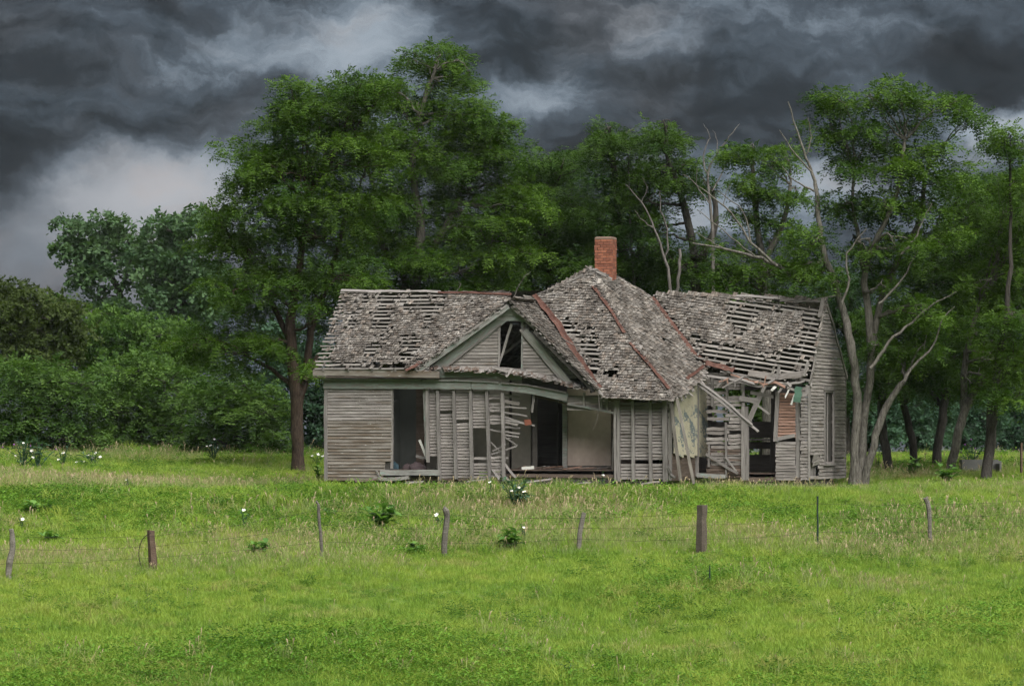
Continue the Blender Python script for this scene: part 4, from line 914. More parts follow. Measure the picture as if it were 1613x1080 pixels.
def twig(pts, w, r0, r1, label, name='fallen_branch', mat='dead'):
    P = smooth_path([F(x, y, w+d) for x, y, d in pts], 4, .008); n = len(P); b0 = P[0].copy()
    V, Q = tube_np([p-b0 for p in P], [r0+(r1-r0)*i/(n-1) for i in range(n)], 5)
    o = link(name, mesh_np(name, V, Q, smooth=True), None, M[mat]); o.matrix_world = HOUSE.matrix_basis @ Matrix.Translation(b0); tag(o, label, 'branch', 'dead twigs lying on the roof'); return o
twig([(795, 492, 0), (812, 462, .1), (824, 438, .1), (836, 428, .2)], -.3, .022, .006, 'bare pale twig sticking up above the tip of the front gable')
twig([(815, 478, 0), (850, 462, 0), (890, 448, .2), (925, 432, .4)], 2.6, .028, .01, 'long thin dead branch lying along the left hip of the roof')
twig([(888, 534, 0), (910, 548, .02), (935, 570, .0), (944, 592, -.1), (938, 606, -.2)], .55, .016, .006, 'thin curved vine lying across the rusty valley beside the gable')
twig([(941, 612, 0), (944, 640, 0), (940, 662, .05), (934, 676, .05)], -.4, .012, .004, 'thin dry vine hanging below the eave over the open porch')
twig([(715, 462, 0), (726, 450, .1), (722, 443, .1)], 2.7, .014, .004, 'short bare twig on the rusty ridge of the left roof')
twig([(1190, 560, 0), (1205, 540, .1), (1194, 520, .2)], WS+.3, .012, .004, 'small crooked twig lying on the shingles of the right wing')
# clothes heaped in the doorway
def heap(name, px, py, w, wid, hgt, mat, label, seed):
    r = random.Random(seed); n = 12; V, Q = [], []; p = F(px, py, w)
    for i in range(n):
        for j in range(8):
            a = 2*math.pi*i/n; t = j/7; rr = wid/2*math.cos(t*1.5)*(1+.25*math.sin(3*a+seed)+r.uniform(-.1, .1)); V.append((rr*math.cos(a), rr*.6*math.sin(a), hgt*math.sin(t*1.55)*(1+r.uniform(-.25, .25))))
    for i in range(n):
        for j in range(7): a, b_ = i*8+j, ((i+1) % n)*8+j; Q.append((a, b_, b_+1, a+1))
    o = link(name, mesh_np(name, V, Q, smooth=True), None, M[mat]); o.matrix_world = HOUSE.matrix_basis @ Matrix.Translation((p.x, w, .315)); tag(o, label, 'clothes', 'heaps of old clothes in the left doorway'); return o
heap('clothes_heap', 656, 735, .42, .55, .20, 'cloth_dark', 'dark maroon heap of old clothes on the sill of the left doorway', 1)
heap('clothes_heap', 642, 735, .6, .34, .16, 'cloth_dark', 'smaller dark cloth bundle left of the maroon heap in the doorway', 2)
heap('clothes_heap', 622, 730, .8, .30, .20, 'cloth_blue', 'blue cloth behind the left jamb of the open doorway', 4)

# ------------------------------------------------------------------ trees
def leaves_np(C, Rr, nf, L, lw, ll, k, droop, flat, rng, style):
    """leaf sprays round the centres C (n,3) with radii Rr: nf sprays each, k leaflets to a spray"""
    n = len(C); c = np.repeat(C, nf, 0); r = np.repeat(Rr, nf)
    d = rng.normal(size=(n*nf, 3)); d /= np.linalg.norm(d, axis=1)[:, None]; d[:, 2] = np.where(rng.uniform(size=n*nf) < .7, abs(d[:, 2]), d[:, 2])
    p = c+d*(r*rng.uniform(.25, 1, n*nf)**.6)[:, None]*np.array([1, 1, flat])
    ax = d*np.array([1, 1, .45])+rng.normal(size=d.shape)*.45; ax[:, 2] -= droop; ax /= np.linalg.norm(ax, axis=1)[:, None]
    up = np.array([0, 0, 1.0])+rng.normal(size=d.shape)*(.22 if style == 'pinnate' else .6)+d*.30
    sd_ = np.cross(ax, up); sd_ /= np.linalg.norm(sd_, axis=1)[:, None]+1e-6; nm = np.cross(sd_, ax)
    m = n*nf; Ls = L*rng.uniform(.7, 1.25, m)
    t = (np.arange(k)//2+.6)/(k/2); sg = np.where(np.arange(k) % 2 == 0, 1, -1.0)
    base = p[:, None]+ax[:, None]*(t[None, :, None]*Ls[:, None, None])-np.array([0, 0, 1.0])*(t**2)[None, :, None]*(Ls*droop*.7)[:, None, None]
    ld = ax[:, None]*.55+sd_[:, None]*sg[None, :, None]*.85+nm[:, None]*rng.normal(size=(m, k, 1))*.25
    if style != 'pinnate': ld = ld+rng.normal(size=(m, k, 3))*.6
    ld /= np.linalg.norm(ld, axis=2)[..., None]
    wv = np.cross(ld, nm[:, None]+rng.normal(size=(m, k, 3))*.3); wv /= np.linalg.norm(wv, axis=2)[..., None]+1e-6
    s = rng.uniform(.75, 1.25, (m, k, 1))
    V = np.stack([base, base+ld*ll*.45*s+wv*lw*s, base+ld*ll*s, base+ld*ll*.45*s-wv*lw*s], 2)
    tc = np.clip(np.repeat(rng.normal(.45, .22, n), nf)+rng.normal(0, .10, m), 0, 1)
    T = np.clip(np.repeat(tc, k*4).reshape(m, k, 4)+rng.normal(0, .06, (m, k, 1)), 0, 1)
    return V.reshape(-1, 3), T.reshape(-1)
def make_tree(name, label, cat, Y, trunks, clumps, leaf, bark_, depth=2.5, dens=1.0, style='pinnate', sub=.84, nf=46, L=.42, ll=.115, lw=.024, k=10, droop=.42, flat=.33, group=None, seed=1, limb_r=.055, base=None, twigs=(), spread=1.0):
    """trunks: lists of (px, py, radius px); clumps: (px, py, radius px[, depth offset]) of the foliage masses"""
    rng = np.random.default_rng(seed); rnd = random.Random(seed); s = FP_/Y
    b = px2w(*(base or trunks[0][0][:2]), Y) if trunks else px2w(clumps[0][0], HY+20, Y); b.z = gz(b.x, b.y)
    T = empty(name, b); tag(T, label, cat, group)
    WV, WQ = [], []
    def addt(P, Rd, sides=6):
        V, Q = tube_np([p-b for p in P], Rd, sides); k0 = len(WV); WV.extend(V); WQ.extend([tuple(k0+j for j in q) for q in Q])
    nodes_ = []
    for tr in trunks:
        off = [0.0]
        for _ in tr[1:]: off.append(off[-1]+rnd.uniform(-.35, .35))
        P = [px2w(x, y, Y+o_) for (x, y, r), o_ in zip(tr, off)]
        if tr is trunks[0] or abs(tr[0][1]-trunks[0][0][1]) < 12: P[0].z = min(P[0].z, gz(P[0].x, P[0].y)-.1)
        rad = [r/s for _, _, r in tr]; SP = smooth_path(P, 4, .02); n = len(SP)
        RD = [float(np.interp(i/(n-1)*(len(rad)-1), range(len(rad)), rad))*rnd.uniform(.93, 1.07) for i in range(n)]
        if abs(tr[0][1]-trunks[0][0][1]) < 12: RD[0] *= 1.35; RD[1] *= 1.12
        addt(SP, RD, 10 if rad[0] > .08 else 6); nodes_ += [(SP[i], RD[i]) for i in range(n)]
    CC, RR = [], []
    if clumps:
        cx = sum(c[0] for c in clumps)/len(clumps); ext = max(abs(c[0]-cx)+c[2] for c in clumps)
    for c in clumps:
        x, y, r = c[:3]; rm = r/s; dz = c[3] if len(c) > 3 else 0.0
        dd = depth*math.sqrt(max(.12, 1-(abs(x-cx)/ext)**2)); ns = max(3, int(dens*7.2*(rm/.8)**1.7*(1+.35*dd)))
        q = rng.normal(size=(ns, 3)); q /= np.linalg.norm(q, axis=1)[:, None]; q *= (rng.uniform(.05, 1, ns)**.42)[:, None]
        cen = np.array(px2w(x, y, Y+dz))
        cc = cen+q*np.array([rm*spread, max(rm*.9, dd), rm*.92*spread])
        CC.append(cc); RR.append(sub*rng.uniform(.6, 1.1, ns)*min(1, .35+rm*.6))
        if nodes_:
            for dpt in range(2):
                tgt = Vector(cen)+Vector((rnd.uniform(-.3, .3)*rm, rnd.uniform(-.8, .8)*dd, rnd.uniform(-.2, .3)*rm))
                cand = [(nd, rr) for nd, rr in nodes_ if nd.z < tgt.z+.3] or nodes_[:3]
                nd, rr = min(cand, key=lambda a: (a[0]-tgt).length+.25*abs(a[0].z-(tgt.z-1.5)))
                mid = nd.lerp(tgt, .5)+Vector((rnd.uniform(-.2, .2), rnd.uniform(-.2, .2), rnd.uniform(-.1, .35)))
                r0 = min(rr*.7, limb_r*(1+rm*.3)); SP = smooth_path([nd, mid, tgt], 5, .03); n = len(SP)
                addt(SP, [r0*(1-.75*i/(n-1)) for i in range(n)], 5)
                for j in rng.choice(ns, min(ns, 5), replace=False):
                    e = Vector(cc[j]); m_ = tgt.lerp(e, .5)+Vector((0, 0, rnd.uniform(-.1, .15))); st = SP[rnd.randrange(n//2, n)]
                    addt([st, st.lerp(e, .5)+Vector((0, 0, rnd.uniform(-.1, .15))), e], [r0*.32, r0*.2, .006], 4)
    for tw in twigs:
        P = smooth_path([px2w(x, y, Y-1.5) for x, y, r in tw], 4, .015); rad = [r/s for _, _, r in tw]; n = len(P)
        addt(P, [float(np.interp(i/(n-1)*(len(rad)-1), range(len(rad)), rad)) for i in range(n)], 5)
    if WV: link('trunk', mesh_np('trunk', WV, WQ, smooth=True), T, M[bark_])
    if CC:
        V, tn = leaves_np(np.concatenate(CC)-np.array(b), np.concatenate(RR), nf, L, lw, ll, k, droop, flat, rng, style)
        t4 = np.ones((len(tn), 4), np.float32); t4[:, 0] = tn
        q = np.arange(len(V), dtype=np.int32).reshape(-1, 4)
        o = link('crown', mesh_np('crown', V, q, tint=t4), T, M[leaf]); o['kind'] = 'stuff'
    return T

LOC = dict(leaf='leaf_locust', bark_='bark', style='pinnate')
make_tree('locust_tree', 'large locust tree with brown forked trunk just left of the house', 'tree', 127,
          [[(471, 727, 10), (469, 680, 9.5), (466, 620, 9.5), (458, 540, 8.5), (462, 470, 7), (478, 380, 5), (486, 310, 3.5)], [(469, 640, 7), (482, 590, 6.5), (490, 520, 5.5), (520, 430, 4.5), (545, 340, 3.5)], [(458, 540, 5), (430, 480, 4), (400, 430, 3)],
           [(464, 610, 4), (430, 585, 3.2), (390, 560, 2.5)], [(480, 600, 4), (500, 560, 3)]],
          [(500, 175, 50), (445, 205, 42), (395, 262, 45), (440, 270, 50), (375, 320, 42), (430, 340, 55), (350, 385, 40), (400, 405, 55), (470, 290, 60), (530, 235, 60), (425, 460, 50), (500, 370, 62), (560, 180, 45), (370, 455, 42), (330, 545, 45, 1), (300, 540, 30), (385, 545, 48), (430, 545, 30),
           (555, 320, 55), (545, 430, 50), (480, 450, 40), (500, 500, 30), (590, 250, 45), (560, 145, 34), (600, 135, 26), (470, 160, 34), (345, 350, 25), (500, 580, 18)], depth=2.3, dens=.8, seed=3, **dict(LOC, bark_='bark_brown'))
make_tree('locust_tree', 'tallest locust tree rising behind the left roof and front gable', 'tree', 134,
          [[(650, 715, 11), (652, 560, 10), (655, 440, 9), (662, 350, 6.5), (650, 260, 5), (660, 180, 3.5), (685, 110, 2.5)], [(655, 440, 6), (700, 360, 5), (730, 290, 4)], [(655, 460, 6), (600, 380, 5), (590, 300, 3.5), (560, 220, 2.5)]],
          [(688, 88, 24), (652, 98, 22), (722, 94, 22), (738, 122, 20), (690, 125, 30), (630, 165, 45), (600, 150, 30), (700, 185, 55), (760, 195, 40), (790, 205, 28), (590, 230, 45), (650, 240, 55), (720, 260, 55), (780, 260, 45), (640, 330, 65), (720, 350, 60), (790, 330, 45), (828, 335, 30), (800, 380, 45), (600, 400, 55),
           (680, 420, 60), (750, 420, 50), (570, 350, 40), (820, 310, 30), (560, 450, 40), (620, 460, 40), (700, 470, 40), (770, 455, 35)], depth=2.3, dens=.75, seed=4, **LOC)
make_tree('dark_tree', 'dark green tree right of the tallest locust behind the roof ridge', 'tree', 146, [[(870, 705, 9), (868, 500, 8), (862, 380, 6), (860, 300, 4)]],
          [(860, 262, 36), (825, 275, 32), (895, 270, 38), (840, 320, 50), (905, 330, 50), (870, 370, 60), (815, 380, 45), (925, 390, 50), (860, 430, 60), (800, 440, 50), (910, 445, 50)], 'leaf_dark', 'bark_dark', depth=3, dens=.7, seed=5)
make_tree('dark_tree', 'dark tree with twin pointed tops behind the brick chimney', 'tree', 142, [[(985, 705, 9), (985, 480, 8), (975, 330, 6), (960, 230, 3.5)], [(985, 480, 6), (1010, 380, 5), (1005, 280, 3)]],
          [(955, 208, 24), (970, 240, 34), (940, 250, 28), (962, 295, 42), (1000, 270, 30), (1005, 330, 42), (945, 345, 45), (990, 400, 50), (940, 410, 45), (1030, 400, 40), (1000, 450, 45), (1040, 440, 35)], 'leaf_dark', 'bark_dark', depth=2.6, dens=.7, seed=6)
make_tree('slender_tree', 'slender dark tree with a small tufted top right of the chimney', 'tree', 139, [[(1105, 705, 9), (1098, 480, 8), (1085, 350, 6), (1055, 260, 4), (1050, 210, 2.5)], [(1098, 420, 6), (1128, 350, 5), (1120, 300, 3)]],
          [(1050, 200, 22), (1040, 232, 26), (1068, 222, 16), (1045, 268, 34), (1085, 265, 26), (1070, 300, 30), (1025, 310, 28), (1105, 290, 22), (1030, 365, 30), (1110, 400, 34), (1075, 425, 36), (1140, 430, 34)], 'leaf_dark', 'bark_dark', depth=1.8, dens=.75, seed=7)
make_tree('locust_tree', 'airy locust tree standing behind the ridge of the right wing', 'tree', 131, [[(1210, 715, 8), (1205, 520, 7.5), (1200, 420, 6), (1190, 330, 4.5), (1185, 260, 3)], [(1200, 420, 5), (1235, 350, 4), (1245, 290, 2.5)]],
          [(1180, 238, 26), (1160, 250, 20), (1215, 262, 34), (1240, 250, 22), (1165, 290, 26), (1200, 310, 36), (1250, 310, 26), (1180, 350, 30), (1230, 370, 40), (1165, 405, 32), (1205, 425, 40), (1130, 425, 28), (1150, 455, 34), (1255, 430, 36), (1225, 470, 30)], depth=1.6, dens=.55, seed=8, spread=.86, **LOC)
make_tree('locust_tree', 'gnarled locust with several grey stems growing against the right end of the house', 'tree', 118.5,
          [[(1345, 757, 8), (1348, 690, 7), (1350, 620, 7), (1340, 540, 6.5), (1326, 480, 5.5), (1300, 410, 5), (1289, 345, 4), (1284, 290, 3)],
           [(1352, 757, 7.5), (1362, 660, 6.5), (1372, 580, 6.5), (1368, 500, 6), (1362, 430, 5), (1385, 370, 4), (1415, 300, 3.5), (1425, 220, 2.5)], [(1372, 560, 6), (1385, 480, 5), (1420, 400, 4.5), (1448, 345, 3.5), (1455, 280, 2.5)],
           [(1360, 757, 6.5), (1376, 700, 6), (1396, 640, 5.5), (1425, 600, 4)], [(1300, 420, 4.2), (1273, 446, 4), (1224, 419, 3.2), (1190, 404, 2.6), (1140, 392, 1.8), (1091, 383, 1)], [(1362, 430, 4), (1345, 340, 3), (1345, 260, 2)]],
          [(1318, 160, 26), (1300, 150, 14), (1365, 158, 30), (1412, 150, 32), (1450, 180, 34), (1500, 165, 26), (1522, 190, 20), (1300, 205, 24), (1335, 215, 34), (1395, 210, 30), (1345, 265, 36), (1412, 262, 42), (1470, 235, 30), (1335, 325, 34), (1385, 330, 46), (1450, 310, 46), (1505, 270, 28), (1415, 395, 46),
           (1350, 390, 30), (1278, 385, 40, -.8), (1255, 415, 28, -.8), (1480, 385, 40), (1390, 455, 30), (1452, 488, 34, -.6), (1425, 555, 30, -.6), (1375, 545, 20), (1310, 440, 26), (1460, 540, 24), (1375, 420, 26)], depth=1.7, dens=.68, seed=9, spread=.88,
          twigs=[[(1284, 290, 3), (1278, 265, 2.4), (1262, 225, 1.8), (1241, 160, .8)], [(1270, 245, 1.4), (1278, 215, 1), (1272, 185, .5)], [(1278, 270, 1.6), (1248, 235, 1.2), (1228, 205, .6)], [(1283, 300, 1.8), (1252, 285, 1), (1232, 262, .5)],
                 [(1224, 419, 2.6), (1182, 381, 2), (1152, 335, 1.5), (1110, 300, 1), (1076, 275, .5)], [(1182, 381, 1.6), (1172, 335, 1), (1130, 300, .6)], [(1190, 404, 1.5), (1150, 372, 1), (1098, 330, .5)], [(1140, 392, 1.2), (1112, 375, .8), (1095, 365, .4)],
                 [(1152, 335, 1), (1140, 320, .7), (1150, 290, .4)], [(1326, 480, 2.2), (1337, 440, 2), (1334, 400, 1.4), (1365, 360, .7)], [(1372, 580, 3), (1400, 540, 2.4), (1436, 508, 2), (1470, 478, 1.4), (1488, 470, .9), (1507, 459, .5)],
                 [(1425, 600, 2.6), (1440, 575, 2.2), (1470, 545, 1.6), (1484, 505, 1.1), (1504, 482, .5)], [(1420, 400, 2.2), (1442, 375, 1.6), (1452, 350, 1), (1468, 320, .6)], [(1385, 480, 2.2), (1420, 440, 1.5), (1446, 395, .8)]], **LOC)
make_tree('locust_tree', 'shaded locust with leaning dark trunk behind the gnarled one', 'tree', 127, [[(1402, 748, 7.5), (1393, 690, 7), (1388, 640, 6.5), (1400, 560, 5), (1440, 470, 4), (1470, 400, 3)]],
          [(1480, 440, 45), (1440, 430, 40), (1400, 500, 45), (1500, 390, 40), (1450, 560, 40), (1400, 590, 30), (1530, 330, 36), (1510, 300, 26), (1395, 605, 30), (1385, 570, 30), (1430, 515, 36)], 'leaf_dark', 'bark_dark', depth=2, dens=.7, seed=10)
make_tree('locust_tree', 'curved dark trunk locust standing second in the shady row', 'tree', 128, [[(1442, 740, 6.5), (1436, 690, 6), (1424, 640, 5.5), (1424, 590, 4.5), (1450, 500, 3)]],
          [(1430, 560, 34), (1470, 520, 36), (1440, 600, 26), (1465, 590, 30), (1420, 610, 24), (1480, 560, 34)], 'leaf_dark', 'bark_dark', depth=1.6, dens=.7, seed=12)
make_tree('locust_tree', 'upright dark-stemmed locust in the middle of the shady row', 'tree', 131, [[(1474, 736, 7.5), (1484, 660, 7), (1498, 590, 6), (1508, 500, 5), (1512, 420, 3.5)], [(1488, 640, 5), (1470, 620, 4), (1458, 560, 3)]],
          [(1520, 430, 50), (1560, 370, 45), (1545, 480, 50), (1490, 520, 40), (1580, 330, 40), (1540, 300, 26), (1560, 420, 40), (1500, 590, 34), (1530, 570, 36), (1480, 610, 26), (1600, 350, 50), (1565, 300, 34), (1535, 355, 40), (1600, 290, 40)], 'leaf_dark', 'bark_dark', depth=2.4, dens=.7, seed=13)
make_tree('locust_tree', 'grey locust with a forked trunk leaning right near the picture edge', 'tree', 124, [[(1495, 738, 7.5), (1508, 690, 7), (1520, 645, 7), (1545, 605, 5.5), (1575, 560, 4.5), (1600, 500, 3.5)], [(1520, 645, 6), (1518, 590, 5), (1530, 520, 4), (1548, 470, 3)]],
          [(1600, 300, 42), (1575, 395, 48), (1605, 440, 50), (1530, 520, 40), (1590, 500, 48), (1570, 560, 40), (1610, 370, 40), (1550, 445, 36), (1545, 590, 30), (1600, 600, 36), (1530, 610, 22)], 'leaf_locust', 'bark', depth=2, dens=.65, seed=14)
make_tree('locust_tree', 'dark locust trunk beside the grey trough with a low leafy bough', 'tree', 121, [[(1552, 747, 8), (1560, 690, 7.5), (1566, 630, 7), (1574, 560, 5.5), (1590, 450, 4), (1592, 330, 2.5), (1590, 235, 1.5)]],
          [(1590, 212, 20), (1606, 232, 20), (1575, 228, 12), (1585, 590, 34), (1560, 620, 20), (1605, 560, 40), (1600, 620, 24), (1596, 500, 36), (1608, 300, 26)], 'leaf_locust', 'bark_dark', depth=1.5, dens=.7, seed=15)
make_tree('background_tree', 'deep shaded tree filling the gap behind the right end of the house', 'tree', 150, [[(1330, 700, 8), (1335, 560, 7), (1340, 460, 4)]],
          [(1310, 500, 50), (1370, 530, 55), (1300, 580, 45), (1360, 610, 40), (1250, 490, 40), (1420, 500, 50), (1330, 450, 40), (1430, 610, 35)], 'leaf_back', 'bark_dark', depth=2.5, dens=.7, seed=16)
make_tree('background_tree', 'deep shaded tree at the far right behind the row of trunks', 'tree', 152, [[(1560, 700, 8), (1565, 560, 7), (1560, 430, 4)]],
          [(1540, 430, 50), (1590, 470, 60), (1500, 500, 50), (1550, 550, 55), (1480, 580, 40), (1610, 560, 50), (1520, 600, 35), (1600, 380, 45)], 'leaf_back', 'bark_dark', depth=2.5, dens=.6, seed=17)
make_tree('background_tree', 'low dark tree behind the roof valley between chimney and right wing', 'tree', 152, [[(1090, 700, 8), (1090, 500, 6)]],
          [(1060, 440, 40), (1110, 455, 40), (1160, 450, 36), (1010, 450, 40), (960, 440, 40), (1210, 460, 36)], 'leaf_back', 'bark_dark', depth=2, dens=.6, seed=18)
make_tree('cottonwood_tree', 'distant round cottonwood with visible black limbs at the far left', 'tree', 205, [[(185, 690, 7), (190, 520, 6), (188, 460, 5), (165, 425, 4), (140, 405, 2.5)], [(188, 470, 4), (200, 430, 3), (215, 390, 2)]],
          [(135, 390, 34), (105, 395, 22), (170, 362, 26), (120, 360, 20), (150, 425, 26), (200, 380, 26), (125, 440, 20), (165, 470, 18), (205, 430, 22), (195, 480, 24), (220, 400, 20)], 'leaf_cotton_hazed', 'bark_dark', depth=2.2, dens=.42, style='broad', sub=.9, nf=26, L=.5, ll=.24, lw=.09, k=7, flat=.8, seed=20)
make_tree('cottonwood_tree', 'second distant cottonwood partly hidden behind the large locust', 'tree', 200, [[(285, 690, 7), (280, 560, 6), (270, 470, 5), (262, 420, 4), (285, 380, 2.5)]],
          [(265, 365, 28), (245, 385, 24), (305, 360, 30), (290, 400, 34), (250, 420, 28), (320, 420, 40), (270, 450, 30), (245, 480, 30), (300, 480, 40), (330, 480, 36), (255, 530, 36)], 'leaf_cotton_hazed', 'bark_dark', depth=2.4, dens=.42, style='broad', sub=.9, nf=26, L=.5, ll=.24, lw=.09, k=7, flat=.8, seed=21)
SHR = dict(style='broad', sub=.75, nf=30, L=.42, ll=.17, lw=.055, k=8, flat=.7)
make_tree('olive_tree', 'brownish olive rounded tree at the far left edge', 'tree', 168, [[(55, 700, 6), (58, 560, 5), (60, 500, 3)]], [(35, 478, 34), (90, 505, 36), (15, 520, 40), (60, 535, 45), (115, 545, 34), (-10, 470, 36), (20, 580, 40), (90, 580, 40)], 'leaf_olive', 'bark_dark', depth=2.4, dens=.75, seed=22, **SHR)
make_tree('thorn_tree', 'leafy tree between the olive tree and the distant cottonwoods', 'tree', 172, [[(200, 700, 6), (200, 560, 5), (205, 520, 3)]], [(160, 500, 26), (150, 545, 36), (210, 530, 40), (265, 540, 40), (180, 580, 40), (240, 580, 40), (110, 480, 14), (75, 470, 12), (300, 560, 36)], 'leaf_shrub', 'bark_dark', depth=2.4, dens=.75, seed=23, **SHR)
PIN = dict(style='pinnate', sub=.75, nf=30, L=.45, ll=.16, lw=.034, k=8, flat=.55)
make_tree('thicket_tree', 'bushy green tree leaning out at the left edge of the meadow', 'tree', 144, [[(40, 720, 6), (45, 660, 5), (60, 600, 3)]], [(20, 600, 45), (75, 600, 42), (0, 660, 50), (50, 655, 50), (110, 640, 40), (95, 690, 34), (30, 700, 40), (130, 690, 34), (140, 610, 24), (10, 722, 24), (60, 722, 24), (110, 722, 22), (150, 715, 24)], 'leaf_shrub', 'bark_dark', depth=2.2, dens=.85, seed=24, **PIN)
make_tree('thicket_tree', 'broad feathery shrub tree in the middle of the left thicket', 'tree', 147, [[(220, 720, 6), (222, 660, 5), (225, 600, 3)]], [(215, 590, 40), (180, 620, 40), (255, 605, 42), (230, 650, 46), (170, 670, 40), (280, 660, 40), (210, 695, 36), (265, 695, 34), (305, 620, 30), (165, 585, 20), (180, 718, 24), (230, 720, 24), (280, 720, 24), (320, 712, 24)], 'leaf_shrub', 'bark_dark', depth=2.2, dens=.85, seed=25, **PIN)
make_tree('thicket_tree', 'feathery shrub tree with light green tips beside the brown locust trunk', 'tree', 143, [[(370, 722, 6), (372, 660, 5), (370, 620, 3)]], [(345, 610, 36), (395, 620, 36), (330, 655, 38), (380, 660, 42), (425, 660, 32), (345, 695, 32), (400, 697, 30), (440, 690, 22), (310, 690, 26), (330, 718, 22), (375, 718, 22), (420, 715, 22), (455, 710, 18)], 'leaf_shrub', 'bark_dark', depth=2, dens=.85, seed=26, **PIN)
make_tree('thicket_tree', 'bluish green bush showing between the locust trunk and the house corner', 'bush', 146, [[(500, 715, 4), (500, 660, 3)]], [(500, 690, 28), (515, 650, 26), (490, 650, 22), (525, 690, 30), (500, 615, 22), (450, 650, 22), (540, 620, 30), (440, 600, 30), (420, 640, 30), (445, 560, 26), (500, 560, 24), (440, 520, 24)], 'leaf_blue', 'bark_dark', depth=1.5, dens=.8, seed=27, **SHR)
for i, (x, lab) in enumerate(((1365, 'bluish hedge bush showing between the gnarled stems and the first dark trunk'), (1440, 'bluish hedge bush behind the curved dark trunk'), (1520, 'bluish hedge bush behind the forked grey trunk'), (1600, 'bluish hedge bush behind the trough at the right edge'))):
    make_tree('hedge_bush', lab, 'bush', 185+i*3, [[(x, 705, 4), (x, 680, 3)]], [(x-34, 672, 26), (x, 662, 30), (x+34, 672, 26), (x-10, 690, 24), (x+22, 692, 24), (x, 635, 30), (x-36, 645, 26), (x+36, 645, 26)], 'leaf_blue', 'bark_dark', depth=1.6, dens=.7, seed=30+i, group='bluish bushes beyond the row of trunks', **SHR)
make_tree('background_bush', 'green bush seen through the openings at the back of the right wing', 'bush', 133, [[(1200, 735, 4), (1200, 690, 3)]], [(1190, 640, 30), (1160, 620, 28), (1215, 610, 26), (1180, 600, 24), (1200, 690, 26), (1160, 680, 24), (1225, 665, 24), (1140, 600, 22)], 'leaf_shrub', 'bark_dark', depth=1.2, dens=.5, seed=40, **SHR)
make_tree('background_bush', 'green bush seen through the back of the left rooms', 'bush', 133, [[(665, 735, 4), (665, 690, 3)]], [(660, 640, 26), (670, 680, 26), (680, 620, 24), (655, 700, 24)], 'leaf_shrub', 'bark_dark', depth=1.2, dens=.5, seed=41, **SHR)
# dead trees
def dead_tree(label, Y, stems, base):
    b = px2w(*base, Y); b.z = gz(b.x, b.y); T = empty('dead_tree', b); tag(T, label, 'tree', 'bare dead trees behind the house'); s = FP_/Y
    for i, st in enumerate(stems):
        P = smooth_path([px2w(x, y, Y+random.uniform(-.1, .1)) for x, y, r in st], 4, .02); rad = [.58*r/s for *_, r in st]; n = len(P)
        V, Q = tube_np([p-b for p in P], [float(np.interp(j/(n-1)*(len(rad)-1), range(len(rad)), rad)) for j in range(n)], 7); link('trunk' if i == 0 else 'branch', mesh_np('trunk', V, Q, smooth=True), T, M['dead'])
dead_tree('pale dead tree with two bare stems and a broken stub right of the chimney', 129, [[(1062, 725, 7), (1062, 560, 6.5), (1058, 470, 5.5), (1048, 410, 4), (1030, 360, 2.8), (1012, 320, 1.8), (985, 290, .8)], [(1060, 480, 5), (1069, 440, 4.6), (1070, 392, 4.2)], [(1048, 410, 3), (1052, 370, 2.2), (1042, 330, 1.5), (1040, 300, .7)], [(1030, 360, 2), (1010, 345, 1.2), (1000, 330, .6)], [(1012, 320, 1.3), (1018, 295, .9), (1012, 280, .5)]], (1062, 725))
dead_tree('bare dead crown with forked tips above the slender dark tree', 137, [[(1125, 715, 7), (1124, 500, 6), (1122, 360, 4.5), (1115, 280, 3.2), (1128, 245, 2.2), (1150, 215, 1.4), (1165, 195, .6)], [(1115, 280, 2.6), (1108, 245, 1.8), (1118, 215, 1.2), (1108, 195, .5)], [(1122, 300, 2.2), (1142, 265, 1.4), (1152, 240, .7)], [(1118, 320, 2), (1098, 290, 1.2), (1100, 262, .6)], [(1128, 245, 1.4), (1130, 222, 1), (1122, 205, .5)]], (1125, 715))
dead_tree('thin bare twigs poking up left of the slender dark tree', 141, [[(1000, 705, 6), (1000, 480, 5), (992, 330, 3), (990, 250, 2), (985, 215, 1.2), (1003, 200, .5)], [(990, 240, 1.2), (996, 222, .6)]], (1000, 705))

# ------------------------------------------------------------------ the wire fence
FE = empty('wire_fence', tuple(hit(806, 876))); tag(FE, 'sagging wire fence with crooked old wooden posts crossing the meadow', 'fence')
fo = FE.location.copy(); tops = []
def post(base, pts, label, mat, flatk=1.0, sides=7, name='post', rag=.03):
    """pts: (px, py, half width px) from the foot up"""
    B = hit(*base); s = FP_/B.y; P = [px2w(x, y, B.y) for x, y, r in pts]; P[0].z -= .15; rad = [r/s for *_, r in pts]
    SP = smooth_path(P, 3, .004); n = len(SP); Rd = [float(np.interp(i/(n-1)*(len(rad)-1), range(len(rad)), rad))*random.uniform(.92, 1.08) for i in range(n)]
    V, Q = tube_np([p-fo for p in SP], Rd, sides); k = len(V)
    V[-sides:] = [(v[0], v[1], v[2]+random.uniform(-rag, rag)) for v in V[-sides:]]
    c = SP[-1]-fo; V.append((c.x, c.y, c.z-.01)); T3 = [(k-sides+j, k-sides+(j+1) % sides, k) for j in range(sides)]
    o = link(name, mesh_np(name, V, Q, T3), FE, M[mat]); o['label'] = label; tops.append((B, P)); return o
post((14, 912), [(14, 912, 5), (14, 893, 5.5), (20, 865, 5), (18, 833, 4)], 'grey crooked post at the left edge', 'old_post')
post((243, 898), [(243, 898, 7.5), (240, 865, 7), (238, 835, 6.5)], 'stout reddish brown split post', 'red_post', sides=5)
post((507, 882), [(507, 882, 2.6), (506, 850, 2.8), (502, 815, 2.5), (502, 795, 2.2), (498, 789, 1.4)], 'thin forked branch used as a post', 'old_post')
